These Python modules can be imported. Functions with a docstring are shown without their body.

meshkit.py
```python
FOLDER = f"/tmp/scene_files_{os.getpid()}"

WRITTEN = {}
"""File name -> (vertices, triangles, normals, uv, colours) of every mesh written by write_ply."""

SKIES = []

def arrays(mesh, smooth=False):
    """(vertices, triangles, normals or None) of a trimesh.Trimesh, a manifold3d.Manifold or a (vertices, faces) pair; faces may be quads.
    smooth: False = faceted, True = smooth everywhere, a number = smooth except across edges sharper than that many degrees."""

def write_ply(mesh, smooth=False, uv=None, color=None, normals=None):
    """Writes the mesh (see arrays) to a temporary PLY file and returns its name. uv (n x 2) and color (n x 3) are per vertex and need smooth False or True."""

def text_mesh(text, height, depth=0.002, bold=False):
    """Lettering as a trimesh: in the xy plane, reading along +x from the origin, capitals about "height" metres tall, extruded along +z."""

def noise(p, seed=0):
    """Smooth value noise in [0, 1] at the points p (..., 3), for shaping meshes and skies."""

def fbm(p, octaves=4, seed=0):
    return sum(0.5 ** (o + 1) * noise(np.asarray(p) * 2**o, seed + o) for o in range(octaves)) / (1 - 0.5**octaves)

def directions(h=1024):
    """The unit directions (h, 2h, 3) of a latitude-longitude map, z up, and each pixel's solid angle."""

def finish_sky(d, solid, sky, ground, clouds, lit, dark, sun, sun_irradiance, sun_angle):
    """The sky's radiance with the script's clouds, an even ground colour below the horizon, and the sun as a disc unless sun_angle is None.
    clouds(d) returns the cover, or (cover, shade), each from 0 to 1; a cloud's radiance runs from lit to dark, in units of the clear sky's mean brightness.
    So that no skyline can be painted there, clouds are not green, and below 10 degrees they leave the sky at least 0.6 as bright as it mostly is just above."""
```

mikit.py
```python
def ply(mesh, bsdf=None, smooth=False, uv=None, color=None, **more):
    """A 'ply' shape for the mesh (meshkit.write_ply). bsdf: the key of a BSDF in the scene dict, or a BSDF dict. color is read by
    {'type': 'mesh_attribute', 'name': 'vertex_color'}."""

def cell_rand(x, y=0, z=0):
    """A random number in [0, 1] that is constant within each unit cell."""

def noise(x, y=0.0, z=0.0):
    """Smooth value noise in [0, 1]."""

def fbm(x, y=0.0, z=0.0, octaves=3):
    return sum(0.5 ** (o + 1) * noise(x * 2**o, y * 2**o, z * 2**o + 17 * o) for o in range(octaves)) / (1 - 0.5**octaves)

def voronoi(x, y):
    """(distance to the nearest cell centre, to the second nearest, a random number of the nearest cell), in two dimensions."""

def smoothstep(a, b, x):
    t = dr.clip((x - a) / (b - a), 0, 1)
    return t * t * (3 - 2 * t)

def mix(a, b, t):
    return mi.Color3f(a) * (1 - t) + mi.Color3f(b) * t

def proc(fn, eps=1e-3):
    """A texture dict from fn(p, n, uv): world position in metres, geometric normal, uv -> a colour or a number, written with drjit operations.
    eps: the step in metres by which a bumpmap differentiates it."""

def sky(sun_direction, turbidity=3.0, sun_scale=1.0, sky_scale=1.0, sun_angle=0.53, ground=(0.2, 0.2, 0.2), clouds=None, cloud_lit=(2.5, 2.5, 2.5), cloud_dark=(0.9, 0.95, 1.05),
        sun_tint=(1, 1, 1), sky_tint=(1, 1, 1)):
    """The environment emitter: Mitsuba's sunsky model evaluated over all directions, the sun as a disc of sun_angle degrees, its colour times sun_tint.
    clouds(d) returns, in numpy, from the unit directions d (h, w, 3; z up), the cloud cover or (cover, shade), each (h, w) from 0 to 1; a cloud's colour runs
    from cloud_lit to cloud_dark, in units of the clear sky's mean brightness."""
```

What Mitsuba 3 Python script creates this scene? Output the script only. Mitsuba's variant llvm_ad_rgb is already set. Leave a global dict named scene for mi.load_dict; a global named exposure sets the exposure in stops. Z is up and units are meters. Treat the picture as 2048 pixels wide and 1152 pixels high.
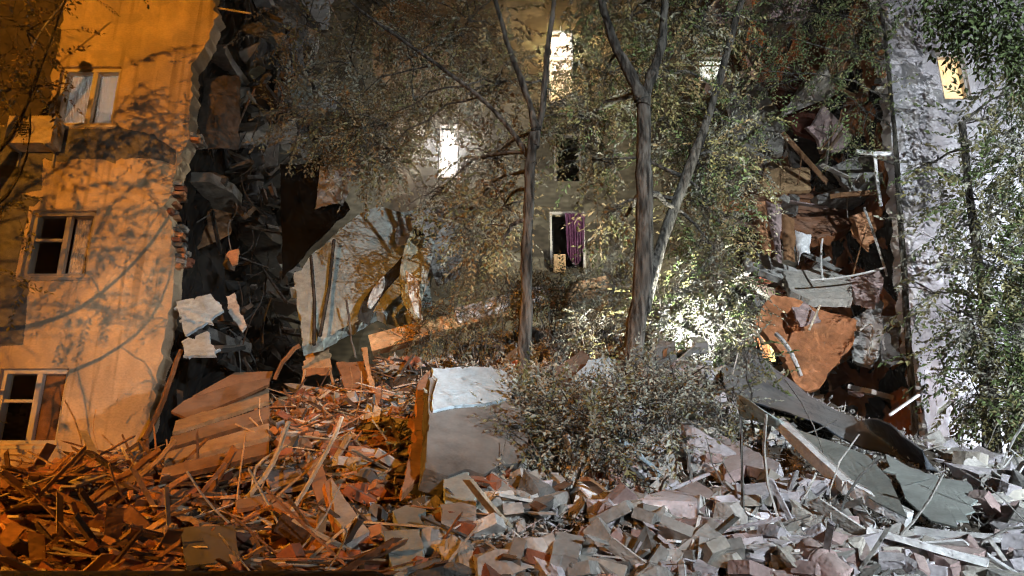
import math, random
import numpy as np, trimesh, mitsuba as mi, drjit as dr
import mikit, meshkit
from shapely.geometry import Polygon, box as sbox
T = mi.ScalarTransform4f
R = np.random.default_rng(7)
scene, labels = {'type': 'scene'}, {}

# ------------------------------------------------------------------ camera, sky, lamps, exposure
CAM, PITCH, F = np.array([0, 0, 1.7]), math.radians(18), 1600.0
FWD = np.array([0, math.cos(PITCH), math.sin(PITCH)]); UP = np.array([0, -math.sin(PITCH), math.cos(PITCH)]); RT = np.array([1.0, 0, 0])
scene['camera'] = {'type': 'perspective', 'fov': math.degrees(2 * math.atan(1024 / F)), 'fov_axis': 'x', 'near_clip': 0.05, 'far_clip': 400.0,
                   'to_world': T().look_at(origin=CAM.tolist(), target=(CAM + FWD).tolist(), up=[0, 0, 1])}
scene['sky_light'] = mikit.sky([0.4, -0.8, 0.12], turbidity=4, sun_scale=0.0, sky_scale=0.010, sky_tint=(1.08, 1.0, 0.82), ground=(0.1, 0.1, 0.1))
scene['sky_light']['sampling_weight'] = 1.2
exposure = 0.0
LAMP_SODIUM = dict(pos=(-12.0, -13.0, 9.5), aim=(-6.5, 13, 5.0), power=2000.0, color=(1.0, 0.35, 0.03))
LAMP_WHITE = dict(pos=(9.0, -10.0, 5.4), aim=(2.4, 16, 4.0), power=2000.0, color=(0.85, 0.94, 1.0), cutoff=25.0, beam=17.0)
LAMP_SIDE = dict(pos=(10.5, 5.0, 3.2), aim=(8.4, 13, 7.6), power=260.0, color=(0.9, 0.93, 1.0), cutoff=42.0, beam=34.0)
LAMP_WORK = dict(pos=(3.2, 0.5, 1.7), aim=(-6.45, 13, 5.05), power=170.0, color=(0.95, 0.96, 1.0), cutoff=7.2, beam=4.0)
LAMP_INNER = dict(pos=(4.6, 13.6, 5.3), aim=(1.4, 21, 7.0), power=330.0, color=(1.0, 0.96, 0.80), cutoff=52.0, beam=22.0)
LAMP_BUSH = dict(pos=(2.05, 8.72, 3.9), aim=(1.7, 14, 7.0), power=60.0, color=(1.0, 0.98, 0.84), cutoff=66.0, beam=50.0)  # added lamp that brightens the shrub leaves

# ------------------------------------------------------------------ helpers
def W(px, py, Y):
    d = FWD + RT * ((px - 1024) / F) + UP * ((576 - py) / F)
    return CAM + d * (Y / d[1])
def ray(px, py):
    return FWD + RT * ((px - 1024) / F) + UP * ((576 - py) / F)
def pix(p):
    q = np.asarray(p) - CAM
    return 1024 + F * (q @ RT) / (q @ FWD), 576 - F * (q @ UP) / (q @ FWD)
count = {}
def number(name):
    k = name
    while k in scene or k in labels or k in count:
        count[name] = count.get(name, 0) + 1
        k = f'{name}_{count[name]:03d}'
    count.setdefault(k, 0)
    return k
def thing(name, label, cat, group=None):
    k = number(name)
    labels[k] = {'label': label, 'category': cat, 'kind': 'thing'}
    if group: labels[k]['group'] = group
    return k
def put(key, mesh, mat, smooth=False, pal=None, var=None, **more):
    if not isinstance(mesh, trimesh.Trimesh): mesh = trimesh.Trimesh(mesh[0], mesh[1], process=False)
    uv = None
    if pal is not None:
        if smooth not in (False, True): smooth = False
        uv = np.tile([(pal + 0.5) / 32, R.random() if var is None else var], (len(mesh.vertices), 1))
    scene[key] = mikit.ply(mesh, mat, smooth=smooth, uv=uv, **more)
    return key
def part(parent, name, mesh, mat, smooth=False, pal=None, label=None, **kw):
    k = number(parent + '__' + name)
    put(k, mesh, mat, smooth, pal, **kw)
    if label: labels[k] = {'label': label}
    return k
def single(name, label, cat, mesh, mat, smooth=False, pal=None, group=None, **kw):
    k = thing(name, label, cat, group)
    return put(k, mesh, mat, smooth, pal, **kw)
def struct(name, mesh, mat, smooth=False, pal=None, kind='structure', **kw):
    k = number(name); put(k, mesh, mat, smooth, pal, **kw)
    labels[k] = {'kind': kind}
    return k
def cat_(ms): return trimesh.util.concatenate(ms)
def bx(x0, x1, y0, y1, z0, z1):
    m = trimesh.creation.box((x1 - x0, y1 - y0, z1 - z0)); m.apply_translation(((x0 + x1) / 2, (y0 + y1) / 2, (z0 + z1) / 2)); return m
def fr(t, up=(0.0, 0.0, 1.0)):
    t = t / np.linalg.norm(t)
    a = np.cross(up, t)
    if np.linalg.norm(a) < 1e-3: a = np.cross((1.0, 0, 0), t)
    a /= np.linalg.norm(a); return a, np.cross(t, a)
def tube(pts, rad, n=6):
    pts = np.asarray(pts, float); rad = np.broadcast_to(rad, len(pts)); V, Fc = [], []
    for i, p in enumerate(pts):
        t = pts[min(i + 1, len(pts) - 1)] - pts[max(i - 1, 0)]
        a, b = fr(t)
        ang = np.arange(n) * 2 * np.pi / n
        V.append(p + rad[i] * (np.cos(ang)[:, None] * a + np.sin(ang)[:, None] * b))
    V = np.vstack(V + [pts[:1], pts[-1:]])
    for i in range(len(pts) - 1):
        for j in range(n):
            a, b = i * n + j, i * n + (j + 1) % n
            Fc += [[a, b, b + n], [a, b + n, a + n]]
    e = (len(pts) - 1) * n
    for j in range(n):
        Fc += [[len(V) - 2, (j + 1) % n, j], [len(V) - 1, e + j, e + (j + 1) % n]]
    return trimesh.Trimesh(V, Fc, process=False)
def spline(pts, n=12):
    pts = np.asarray(pts, float)
    if len(pts) < 3: return np.array([pts[0] * (1 - t) + pts[-1] * t for t in np.linspace(0, 1, n)])
    from scipy.interpolate import CubicSpline
    s = np.r_[0, np.cumsum(np.linalg.norm(np.diff(pts, axis=0), axis=1))]
    return CubicSpline(s, pts)(np.linspace(0, s[-1], n))
def jag(coords, step, amp, r=R):
    """Densify a closed ring at uneven steps and shift its points: a broken outline with a few larger bites."""
    out = []
    c = np.asarray(coords, float)
    for a, b in zip(c, np.roll(c, -1, 0)):
        L = np.linalg.norm(b - a); n = max(1, int(L / step * 1.3))
        nrm = np.array([-(b - a)[1], (b - a)[0]]) / max(L, 1e-9)
        for i, t in enumerate(np.r_[0, np.sort(r.uniform(.04, .96, n - 1))]):
            out.append(a + (b - a) * t + nrm * r.normal(0, amp) * (0.4 if i == 0 else r.choice([.3, .6, 1, 2.2], p=[.35, .35, .2, .1])))
    return out
EXC = []
def plane_slab(pp, depth, thick, step=0.12, amp=0.012, warp=0.0, plane=None):
    """Slab whose front outline projects to the pixels pp; depth = (Y lower left, Y lower right, Y top), or plane = (point, along, normal)."""
    pp = np.asarray(pp, float)
    x0, x1, y0, y1 = pp[:, 0].min(), pp[:, 0].max(), pp[:, 1].min(), pp[:, 1].max()
    if plane is None:
        if depth[0] < 11.5:   # lies on the mound: keep the tilt, rest its foot on the surface
            sh = G((x0 + x1) / 2, y1, 0.17)[1] - 0.06 - (depth[0] + depth[1]) / 2; depth = [d + sh for d in depth]
            EXC.append(Polygon(pp).buffer(0))
        A, B, C = W(x0, y1, depth[0]), W(x1, y1, depth[1]), W((x0 + x1) / 2, y0, depth[2])
        u = (B - A) / np.linalg.norm(B - A); n = np.cross(u, C - A); n /= np.linalg.norm(n)
        if n[1] < 0: n = -n
    else: A, u, n = plane
    v = np.cross(n, u)
    pts = []
    for px, py in pp:
        d = ray(px, py); t = ((A - CAM) @ n) / (d @ n); q = CAM + d * t - A
        pts.append((q @ u, q @ v))
    poly = Polygon(jag(pts, step, amp)).buffer(0)
    if poly.geom_type != 'Polygon': poly = max(poly.geoms, key=lambda g: g.area)
    m = trimesh.creation.extrude_polygon(poly, thick, engine='earcut')
    M = np.eye(4); M[:3, 0], M[:3, 1], M[:3, 2], M[:3, 3] = u, v, n, A
    if np.linalg.det(M[:3, :3]) < 0: m.invert()
    m.apply_transform(M)
    if warp:
        m = m.subdivide_to_size(0.35, max_iter=6)
        v_ = np.array(m.vertices)
        m.vertices = v_ + n * (meshkit.fbm(v_ * 1.1, 2, 5) - 0.5)[:, None] * warp
    m.metadata['plane'] = (A, u, n)
    return m
def sheet(a, b, nu=14, nv=10, thick=0.012, crumple=0.05, seed=0, freq=2.0, sag=0.0):
    """Thin bent sheet lofted between two 3-D curves."""
    A, B = spline(a, nu), spline(b, nu)
    t = np.linspace(0, 1, nv)[:, None, None]
    G = A[None] * (1 - t) + B[None] * t
    G = G + np.array([0, 0, -1.0]) * sag * (4 * t * (1 - t))
    du = np.gradient(G, axis=1); dv = np.gradient(G, axis=0); n = np.cross(du, dv); n /= np.linalg.norm(n, axis=-1, keepdims=True) + 1e-9
    G = G + n * ((meshkit.fbm(G * freq, 3, seed) - 0.5) * 2 * crumple)[..., None]
    V = np.vstack([(G + n * thick / 2).reshape(-1, 3), (G - n * thick / 2).reshape(-1, 3)]); N = nu * nv; Fc = []
    for i in range(nv - 1):
        for j in range(nu - 1):
            q = i * nu + j; f = [q, q + 1, q + nu + 1, q + nu]
            Fc += [[f[0], f[1], f[2]], [f[0], f[2], f[3]], [N + f[2], N + f[1], N + f[0]], [N + f[3], N + f[2], N + f[0]]]
    ring = [j for j in range(nu)] + [i * nu + nu - 1 for i in range(1, nv)] + [(nv - 1) * nu + j for j in range(nu - 2, -1, -1)] + [i * nu for i in range(nv - 2, 0, -1)]
    for p, q in zip(ring, ring[1:] + ring[:1]): Fc += [[p, N + p, N + q], [p, N + q, q]]
    return trimesh.Trimesh(V, Fc, process=False)

# ------------------------------------------------------------------ materials
PAL = np.zeros((32, 3))
NAMES = dict(pale=(.44, .43, .41), mid=(.28, .275, .26), dark=(.12, .12, .115), brick=(.27, .11, .065), orange_brick=(.40, .20, .10), tan=(.46, .30, .16), brown=(.24, .125, .06),
             dark_wood=(.09, .055, .035), white=(.70, .71, .72), blue=(.36, .46, .52), rust=(.25, .10, .042), dark_red=(.13, .042, .026), green_grey=(.33, .39, .38), tarp=(.055, .065, .08),
             cream=(.52, .45, .34), pink=(.34, .255, .245), purple=(.10, .034, .072), soot=(.035, .035, .033), lavender=(.44, .42, .45), yellow=(.55, .42, .12), curtain=(.74, .78, .79),
             leaf_green=(.09, .125, .045), leaf_olive=(.16, .15, .065), leaf_brown=(.20, .15, .075), leaf_grey=(.22, .22, .17), leaf_pale=(.34, .35, .29), void_shade=(.014, .014, .014), cloth=(.06, .052, .045), plaster=(.40, .38, .34))
P = {k: i for i, k in enumerate(NAMES)}
for i, v in enumerate(NAMES.values()): PAL[i] = v
PALF = [mi.Float(PAL[:, c].astype(np.float32)) for c in range(3)]
def palette(u):
    i = mi.UInt32(dr.clip(mi.Float(u) * 32, 0, 31))
    return mi.Color3f(dr.gather(mi.Float, PALF[0], i), dr.gather(mi.Float, PALF[1], i), dr.gather(mi.Float, PALF[2], i))
def f_debris(p, n, uv):
    c = palette(uv.x) * (0.72 + 0.56 * uv.y)
    a = mikit.fbm(p.x * 5, p.y * 5, p.z * 5, 4)
    c = c * (0.5 + 1.0 * a)
    c = c * (0.8 + 0.4 * mikit.noise(p.x * 19, p.y * 19, p.z * 19))
    g = mikit.noise(p.x * 70, p.y * 70, p.z * 70)
    c = c * (0.86 + 0.28 * g)
    dust = mikit.smoothstep(0.25, 0.95, n.z + 0.9 * (a - 0.5)) * 0.5
    return mikit.mix(c, mi.Color3f(.22, .205, .185), dust * 0.95)
def f_leaf(p, n, uv):
    return palette(uv.x) * (0.55 + 0.9 * uv.y)
def f_bark(p, n, uv):
    a = mikit.smoothstep(.22, .78, mikit.fbm(p.x * 30, p.y * 30, p.z * 4, 3))
    b = mikit.fbm(p.x * 4, p.y * 4, p.z * 1.3, 2)
    dusty = mikit.smoothstep(6.5, 3.6, p.z) * 0.4  # white light on the lower trunks, put into the bark colour
    return mikit.mix((.085, .08, .07), (.20, .19, .17), dusty) * (0.22 + 1.25 * a) * (0.45 + 1.1 * b)
def f_facade(p, n, uv):
    a = mikit.fbm(p.x * 0.9, p.y * 0.9, p.z * 0.9, 4)
    s = mikit.fbm(p.x * 6, p.y * 6, p.z * 1.1, 3)
    c = mikit.mix((.57, .45, .30), (.42, .335, .235), mikit.smoothstep(.4, .68, a))
    c = c * (0.82 + 0.36 * s)
    g = mikit.noise(p.x * 45, p.y * 45, p.z * 45)
    streak = mikit.smoothstep(.55, .8, mikit.fbm(p.x * 9, p.y, p.z * 0.5, 3)) * 0.35
    chip = mikit.smoothstep(.62, .70, mikit.fbm(p.x * 2.2 + 3, p.y, p.z * 2.2, 4))
    return mikit.mix(c * (0.9 + 0.2 * g) * (1 - streak), mi.Color3f(.34, .29, .23), chip * 0.4)
def f_white(p, n, uv):
    a = mikit.fbm(p.x * 0.8, p.y * 0.8, p.z * 0.8, 4)
    s = mikit.fbm(p.x * 5, p.y * 5, p.z * 0.9, 3)
    return mikit.mix((.62, .61, .64), (.42, .41, .43), mikit.smoothstep(.4, .75, a)) * (0.8 + 0.4 * s)
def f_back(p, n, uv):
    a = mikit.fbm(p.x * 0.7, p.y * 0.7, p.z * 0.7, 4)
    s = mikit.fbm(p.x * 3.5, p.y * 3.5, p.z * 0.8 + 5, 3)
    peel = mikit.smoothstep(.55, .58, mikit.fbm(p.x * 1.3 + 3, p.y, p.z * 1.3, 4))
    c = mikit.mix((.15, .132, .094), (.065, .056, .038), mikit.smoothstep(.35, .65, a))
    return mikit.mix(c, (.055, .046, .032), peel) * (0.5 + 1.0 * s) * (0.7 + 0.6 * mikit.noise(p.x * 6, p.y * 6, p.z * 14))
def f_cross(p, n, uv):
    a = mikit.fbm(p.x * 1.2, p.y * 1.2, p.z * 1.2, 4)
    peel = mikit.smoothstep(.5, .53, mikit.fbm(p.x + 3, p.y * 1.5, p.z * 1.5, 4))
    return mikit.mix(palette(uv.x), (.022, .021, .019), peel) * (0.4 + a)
def f_earth(p, n, uv):
    a = mikit.fbm(p.x * 3, p.y * 3, p.z * 3, 4)
    g = mikit.fbm(p.x * 24, p.y * 24, p.z * 24, 3)
    return mikit.mix((.10, .085, .07), (.045, .038, .03), mikit.smoothstep(.3, .7, a)) * (0.45 + 1.1 * g)
def f_bump(p, n, uv):
    return mikit.fbm(p.x * 14, p.y * 14, p.z * 14, 3) + 0.35 * mikit.noise(p.x * 80, p.y * 80, p.z * 80)
def mat(name, col, rough=0.9, spec=0.3, bump=0.0, **kw):
    b = {'type': 'principled', 'base_color': mikit.proc(col) if callable(col) else {'type': 'rgb', 'value': list(col)}, 'roughness': rough, 'specular': spec, **kw}
    if bump: b = {'type': 'bumpmap', 'nested': b, 'arbitrary': mikit.proc(f_bump, eps=4e-3), 'scale': bump}
    scene[name] = {'type': 'twosided', 'bsdf': b}
mat('m_debris', f_debris, 0.85, 0.3, bump=0.02)
mat('m_sheen', f_debris, 0.42, 0.5)
mat('m_leaf', f_leaf, 0.55, 0.35)
mat('m_bark', f_bark, 0.95, 0.2, bump=0.09)
mat('m_facade', f_facade, 0.95, 0.2, bump=0.012)
mat('m_white_wall', f_white, 0.95, 0.2, bump=0.006)
mat('m_back', f_back, 0.95, 0.2)
mat('m_cross', f_cross, 0.95, 0.2)
mat('m_earth', f_earth, 0.97, 0.1)
mat('m_frame', (.50, .47, .42), 0.6)
mat('m_frame_old', (.30, .27, .23), 0.7)
mat('m_metal', (.33, .33, .33), 0.45, metallic=0.7)
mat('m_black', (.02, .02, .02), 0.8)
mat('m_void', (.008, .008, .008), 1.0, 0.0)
mat('m_asphalt', (.05, .05, .05), 0.9)
scene['m_net'] = {'type': 'principledthin', 'base_color': {'type': 'rgb', 'value': [.82, .86, .87]}, 'roughness': .9, 'diff_trans': 1.0}
scene['m_pane'] = {'type': 'thindielectric', 'int_ior': 1.5}

# ------------------------------------------------------------------ ground and the rubble mound
struct('ground', bx(-60, 60, -40, 80, -0.4, 0.0), 'm_asphalt')
RX = [-12, -8.2, -6.2, -4.9, -3.6, -2.0, 0, 1.3, 2.4, 3.6, 5.0, 6.6, 9.0, 13]
RZ = [1.7, 1.95, 2.5, 3.05, 3.9, 4.7, 5.5, 5.95, 5.6, 4.6, 3.5, 2.75, 2.3, 2.2]
def mound(x, y, rough=True):
    x, y = np.asarray(x, float), np.asarray(y, float)
    zr = np.interp(x, RX, RZ); z0 = 1.33 + 0.06 * np.sin(x * 1.3)
    yr = 13.6 + 1.6 * np.exp(-((x - 1.3) / 2.2) ** 2)
    t = (y - 4.3) / (yr - 4.3)
    z = np.where(t < 0, z0 + (y - 4.3) * 1.0, np.where(t < 1, z0 + (zr - z0) * np.clip(t, 0, 1) ** 0.95, zr - (y - yr) * 0.22))
    if rough:
        p = np.stack([x, y, 0 * x], -1)
        z = z + (meshkit.fbm(p * 0.9, 4, 3) - 0.5) * 0.8 * np.clip((y - 2) / 6, 0.15, 1) + (meshkit.fbm(p * 3.0, 3, 9) - 0.5) * 0.2
    return np.maximum(z, -0.05)
gx, gy = np.meshgrid(np.linspace(-13, 13, 391), np.linspace(1.6, 21.5, 300))
MV = np.stack([gx, gy, mound(gx, gy)], -1)
idx = np.arange(gx.size).reshape(gx.shape)
q = np.stack([idx[:-1, :-1], idx[:-1, 1:], idx[1:, 1:], idx[1:, :-1]], -1).reshape(-1, 4)
struct('rubble_mound', trimesh.Trimesh(MV.reshape(-1, 3), np.vstack([q[:, :3], q[:, [0, 2, 3]]]), process=False), 'm_earth')
def mound(x, y):
    """The same surface, read from the grid."""
    u = np.clip((np.asarray(x, float) + 13) / 26 * 390, 0, 389.999); v = np.clip((np.asarray(y, float) - 1.6) / 19.9 * 299, 0, 298.999)
    i, j = u.astype(int), v.astype(int); u, v = u - i, v - j; Z = MV[..., 2]
    return Z[j, i] * (1 - u) * (1 - v) + Z[j, i + 1] * u * (1 - v) + Z[j + 1, i] * (1 - u) * v + Z[j + 1, i + 1] * u * v
def G(px, py, lift=0.0):
    d = ray(px, py)
    ts = np.linspace(2.2, 24, 1200); pts = CAM + d * ts[:, None]
    below = pts[:, 2] < mound(pts[:, 0], pts[:, 1]) + lift
    i = int(np.argmax(below)) if below.any() else len(ts) - 1
    if pts[i][1] > 13: return W(px, py, 12.6)
    return pts[i]

# ------------------------------------------------------------------ the broken apartment block (left part, right part, rear wall)
YF, YB = 13.0, 21.0
def wall_poly(pxpy, Y):
    return [(W(px, py, Y)[0], W(px, py, Y)[2]) for px, py in pxpy]
def xz_extrude(poly, y0, th):
    m = trimesh.creation.extrude_polygon(poly, th, engine='earcut')
    V = np.array(m.vertices); m2 = trimesh.Trimesh(np.stack([V[:, 0], y0 + th - V[:, 2], V[:, 1]], 1), m.faces, process=False)
    m2.fix_normals(); return m2
def yz_extrude(poly, x0, th):
    m = trimesh.creation.extrude_polygon(poly, th, engine='earcut')
    V = np.array(m.vertices); m2 = trimesh.Trimesh(np.stack([x0 + V[:, 2], V[:, 0], V[:, 1]], 1), m.faces, process=False)
    m2.fix_normals(); return m2
ZTOP = 19.0
lb = thing('ochre_apartment_block', 'ochre plastered apartment block torn open along its right edge', 'building')
edge = wall_poly([(430, -300), (425, 0), (428, 50), (405, 95), (384, 138), (382, 200), (378, 275), (366, 300), (346, 385), (328, 412), (345, 445), (350, 520), (346, 590), (322, 690), (312, 790), (290, 870), (262, 940), (240, 1090)], YF)
edge = [tuple(p) for p in edge]
ring = []
for a, b in zip(edge[:-1], edge[1:]):
    L = math.dist(a, b); n = max(1, int(L / 0.10))
    for i in range(n):
        t = i / n; ring.append((a[0] + (b[0] - a[0]) * t + R.normal(0, 0.03) * R.choice([.3, 1, 2.5], p=[.5, .35, .15]), a[1] + (b[1] - a[1]) * t))
ring.append(edge[-1])
wl = Polygon([(-14, 0.2), (-14, ZTOP), (edge[0][0], ZTOP)] + ring + [(edge[-1][0], 0.2)]).buffer(0)
WX0, WX1 = -8.45, -7.33
wins = []
for py0, py1 in ((133, 248), (421, 552), (737, 888)):
    wins.append((W(100, py1, YF)[2], W(100, py0, YF)[2]))
for a, b in wins: wl = wl.difference(sbox(WX0, a, WX1, b))
for k in range(3): wl = wl.difference(sbox(-12.2, wins[k][0], -11.0, wins[k][1]))
if wl.geom_type != 'Polygon': wl = max(wl.geoms, key=lambda g: g.area)
part(lb, 'facade_wall', xz_extrude(wl, YF, 0.38), 'm_facade')
def teeth(key, ring, sgn, n):
    """Brick ends left standing along the torn edge."""
    e = [q_ for q_ in ring if 2.8 < q_[1] < 12.6 and meshkit.noise(np.array([q_[1] * 1.1, 3.3 + sgn, 0.5]), 5) > .5]
    for i in range(n):
        x, z = e[R.integers(len(e))]; m = trimesh.creation.box((R.uniform(.12, .25), .12, .068)); m.vertices += R.normal(0, .006, m.vertices.shape)
        m.apply_transform(trimesh.transformations.rotation_matrix(R.normal(0, .12), [0, 1, 0])); m.apply_translation((x + sgn * R.uniform(-.03, .09), YF + R.choice([.09, .22, .32]) + R.uniform(-.02, .02), z))
        part(key, 'brick', m, 'm_debris', pal=P[['brick', 'plaster', 'dark', 'orange_brick', 'mid'][R.integers(5)]])
teeth(lb + '__facade_wall', ring, 1, 64)
# thin dark sheets on the facade; the band and upper field paint in shadow
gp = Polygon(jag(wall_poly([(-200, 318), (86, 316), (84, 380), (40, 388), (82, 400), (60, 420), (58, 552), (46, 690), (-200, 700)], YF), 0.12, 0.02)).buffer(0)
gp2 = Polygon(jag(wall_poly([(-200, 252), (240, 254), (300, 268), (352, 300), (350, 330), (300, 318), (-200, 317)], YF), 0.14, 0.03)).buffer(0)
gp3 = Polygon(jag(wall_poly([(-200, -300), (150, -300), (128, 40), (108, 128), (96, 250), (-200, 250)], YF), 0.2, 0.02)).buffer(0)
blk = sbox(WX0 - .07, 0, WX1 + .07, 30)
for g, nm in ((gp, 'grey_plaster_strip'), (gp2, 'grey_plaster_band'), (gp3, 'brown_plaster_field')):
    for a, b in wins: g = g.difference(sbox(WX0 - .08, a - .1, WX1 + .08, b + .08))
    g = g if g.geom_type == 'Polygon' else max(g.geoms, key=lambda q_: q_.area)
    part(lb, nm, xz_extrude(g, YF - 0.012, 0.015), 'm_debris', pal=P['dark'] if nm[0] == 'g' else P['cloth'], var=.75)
def window(parent, x0, x1, z0, z1, y, kind, mat_f='m_frame', label=None):
    w = part(parent, 'window', cat_([bx(x0 - .05, x0 + .07, y - .02, y + .12, z0 - .03, z1 + .05), bx(x1 - .07, x1 + .05, y - .02, y + .12, z0 - .03, z1 + .05),
                                     bx(x0 + .07, x1 - .07, y - .02, y + .12, z1 - .07, z1 + .05), bx(x0 + .07, x1 - .07, y - .02, y + .12, z0 - .03, z0 + .07)]), mat_f, label=label)
    xm = x0 + (x1 - x0) * 0.54
    part(w, 'mullion', bx(xm - .045, xm + .045, y, y + .10, z0 + .071, z1 - .071), mat_f)
    zm = z0 + (z1 - z0) * .58
    if kind != 'sheer': part(w, 'transom', bx(x0 + .071, xm - .046, y + .02, y + .08, zm - .025, zm + .025), mat_f)
    part(w, 'sill', bx(x0 - .1, x1 + .1, y - .12, y + .02, z0 - .08, z0 - .031), mat_f)
    part(w, 'pane', bx(x0 + .071, xm - .046, y + .045, y + .051, z0 + .071, z1 - .071), 'm_pane')
    part(w, 'pane', bx(xm + .046, x1 - .071, y + .045, y + .051, z0 + .071, z1 - .071), 'm_pane')
    def drape(a, b, yy, pal, fold, nm):
        n = 60; xs = np.linspace(a, b, n); ys = yy + fold * np.sin(np.arange(n) * 1.1 + R.random() * 6) + R.normal(0, fold * .3, n)
        V = np.vstack([np.stack([xs, ys, np.full(n, z0 + .05)], 1), np.stack([xs, ys, np.full(n, z1)], 1)])
        Fc = [f for i in range(n - 1) for f in ([i, i + 1, i + 1 + n], [i, i + 1 + n, i + n])]
        part(w, nm, trimesh.Trimesh(V, Fc, process=False), 'm_net' if nm[0] == 'n' else 'm_sheen', smooth=True, pal=pal, var=.5)
    if kind == 'sheer':
        drape(x0 + .07, xm - .05, y + .16, P['curtain'], .012, 'net_curtain'); drape(xm + .05, x1 - .05, y + .16, P['curtain'], .018, 'net_curtain')
    elif kind == 'half':
        drape(xm + .05, x1 - .05, y + .17, P['cream'], .01, 'drape')
    else:
        part(w, 'board', bx(xm + .05, x1 - .05, y + .10, y + .125, z0 + .05, z1 - .05), 'm_debris', pal=P['brown'], label='brown board filling the right half of the window')
    part(w, 'room', cat_([bx(x0 - .6, x1 + .6, y + 2.4, y + 2.5, z0 - .8, z1 + .5)]), 'm_frame_old')
    return w
for (a, b), kd, lbz in zip(wins, ('sheer', 'half', 'board'), ('upper window with white net curtains', 'middle window with one dark sash and one cream drape', 'lowest window with a brown board in its right half')):
    window(lb, WX0, WX1, a, b, YF + .1, kd, 'm_frame' if kd != 'half' else 'm_frame_old', lbz)
for a, b in wins: window(lb, -12.2, -11.0, a, b, YF + .1, 'half', 'm_frame_old')
k = lb + '__window'
m = trimesh.creation.icosphere(1, .07); m.apply_translation(((WX0 + WX1) / 2, YF + 1.5, wins[0][0] + 1.0)); 
scene[k + '__curtain_fill_lamp'] = mikit.ply(m, 'm_frame', emitter={'type': 'area', 'radiance': {'type': 'rgb', 'value': [150, 165, 170]}, 'sampling_weight': .6})  # added lamp that brightens the net curtains from behind
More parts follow.
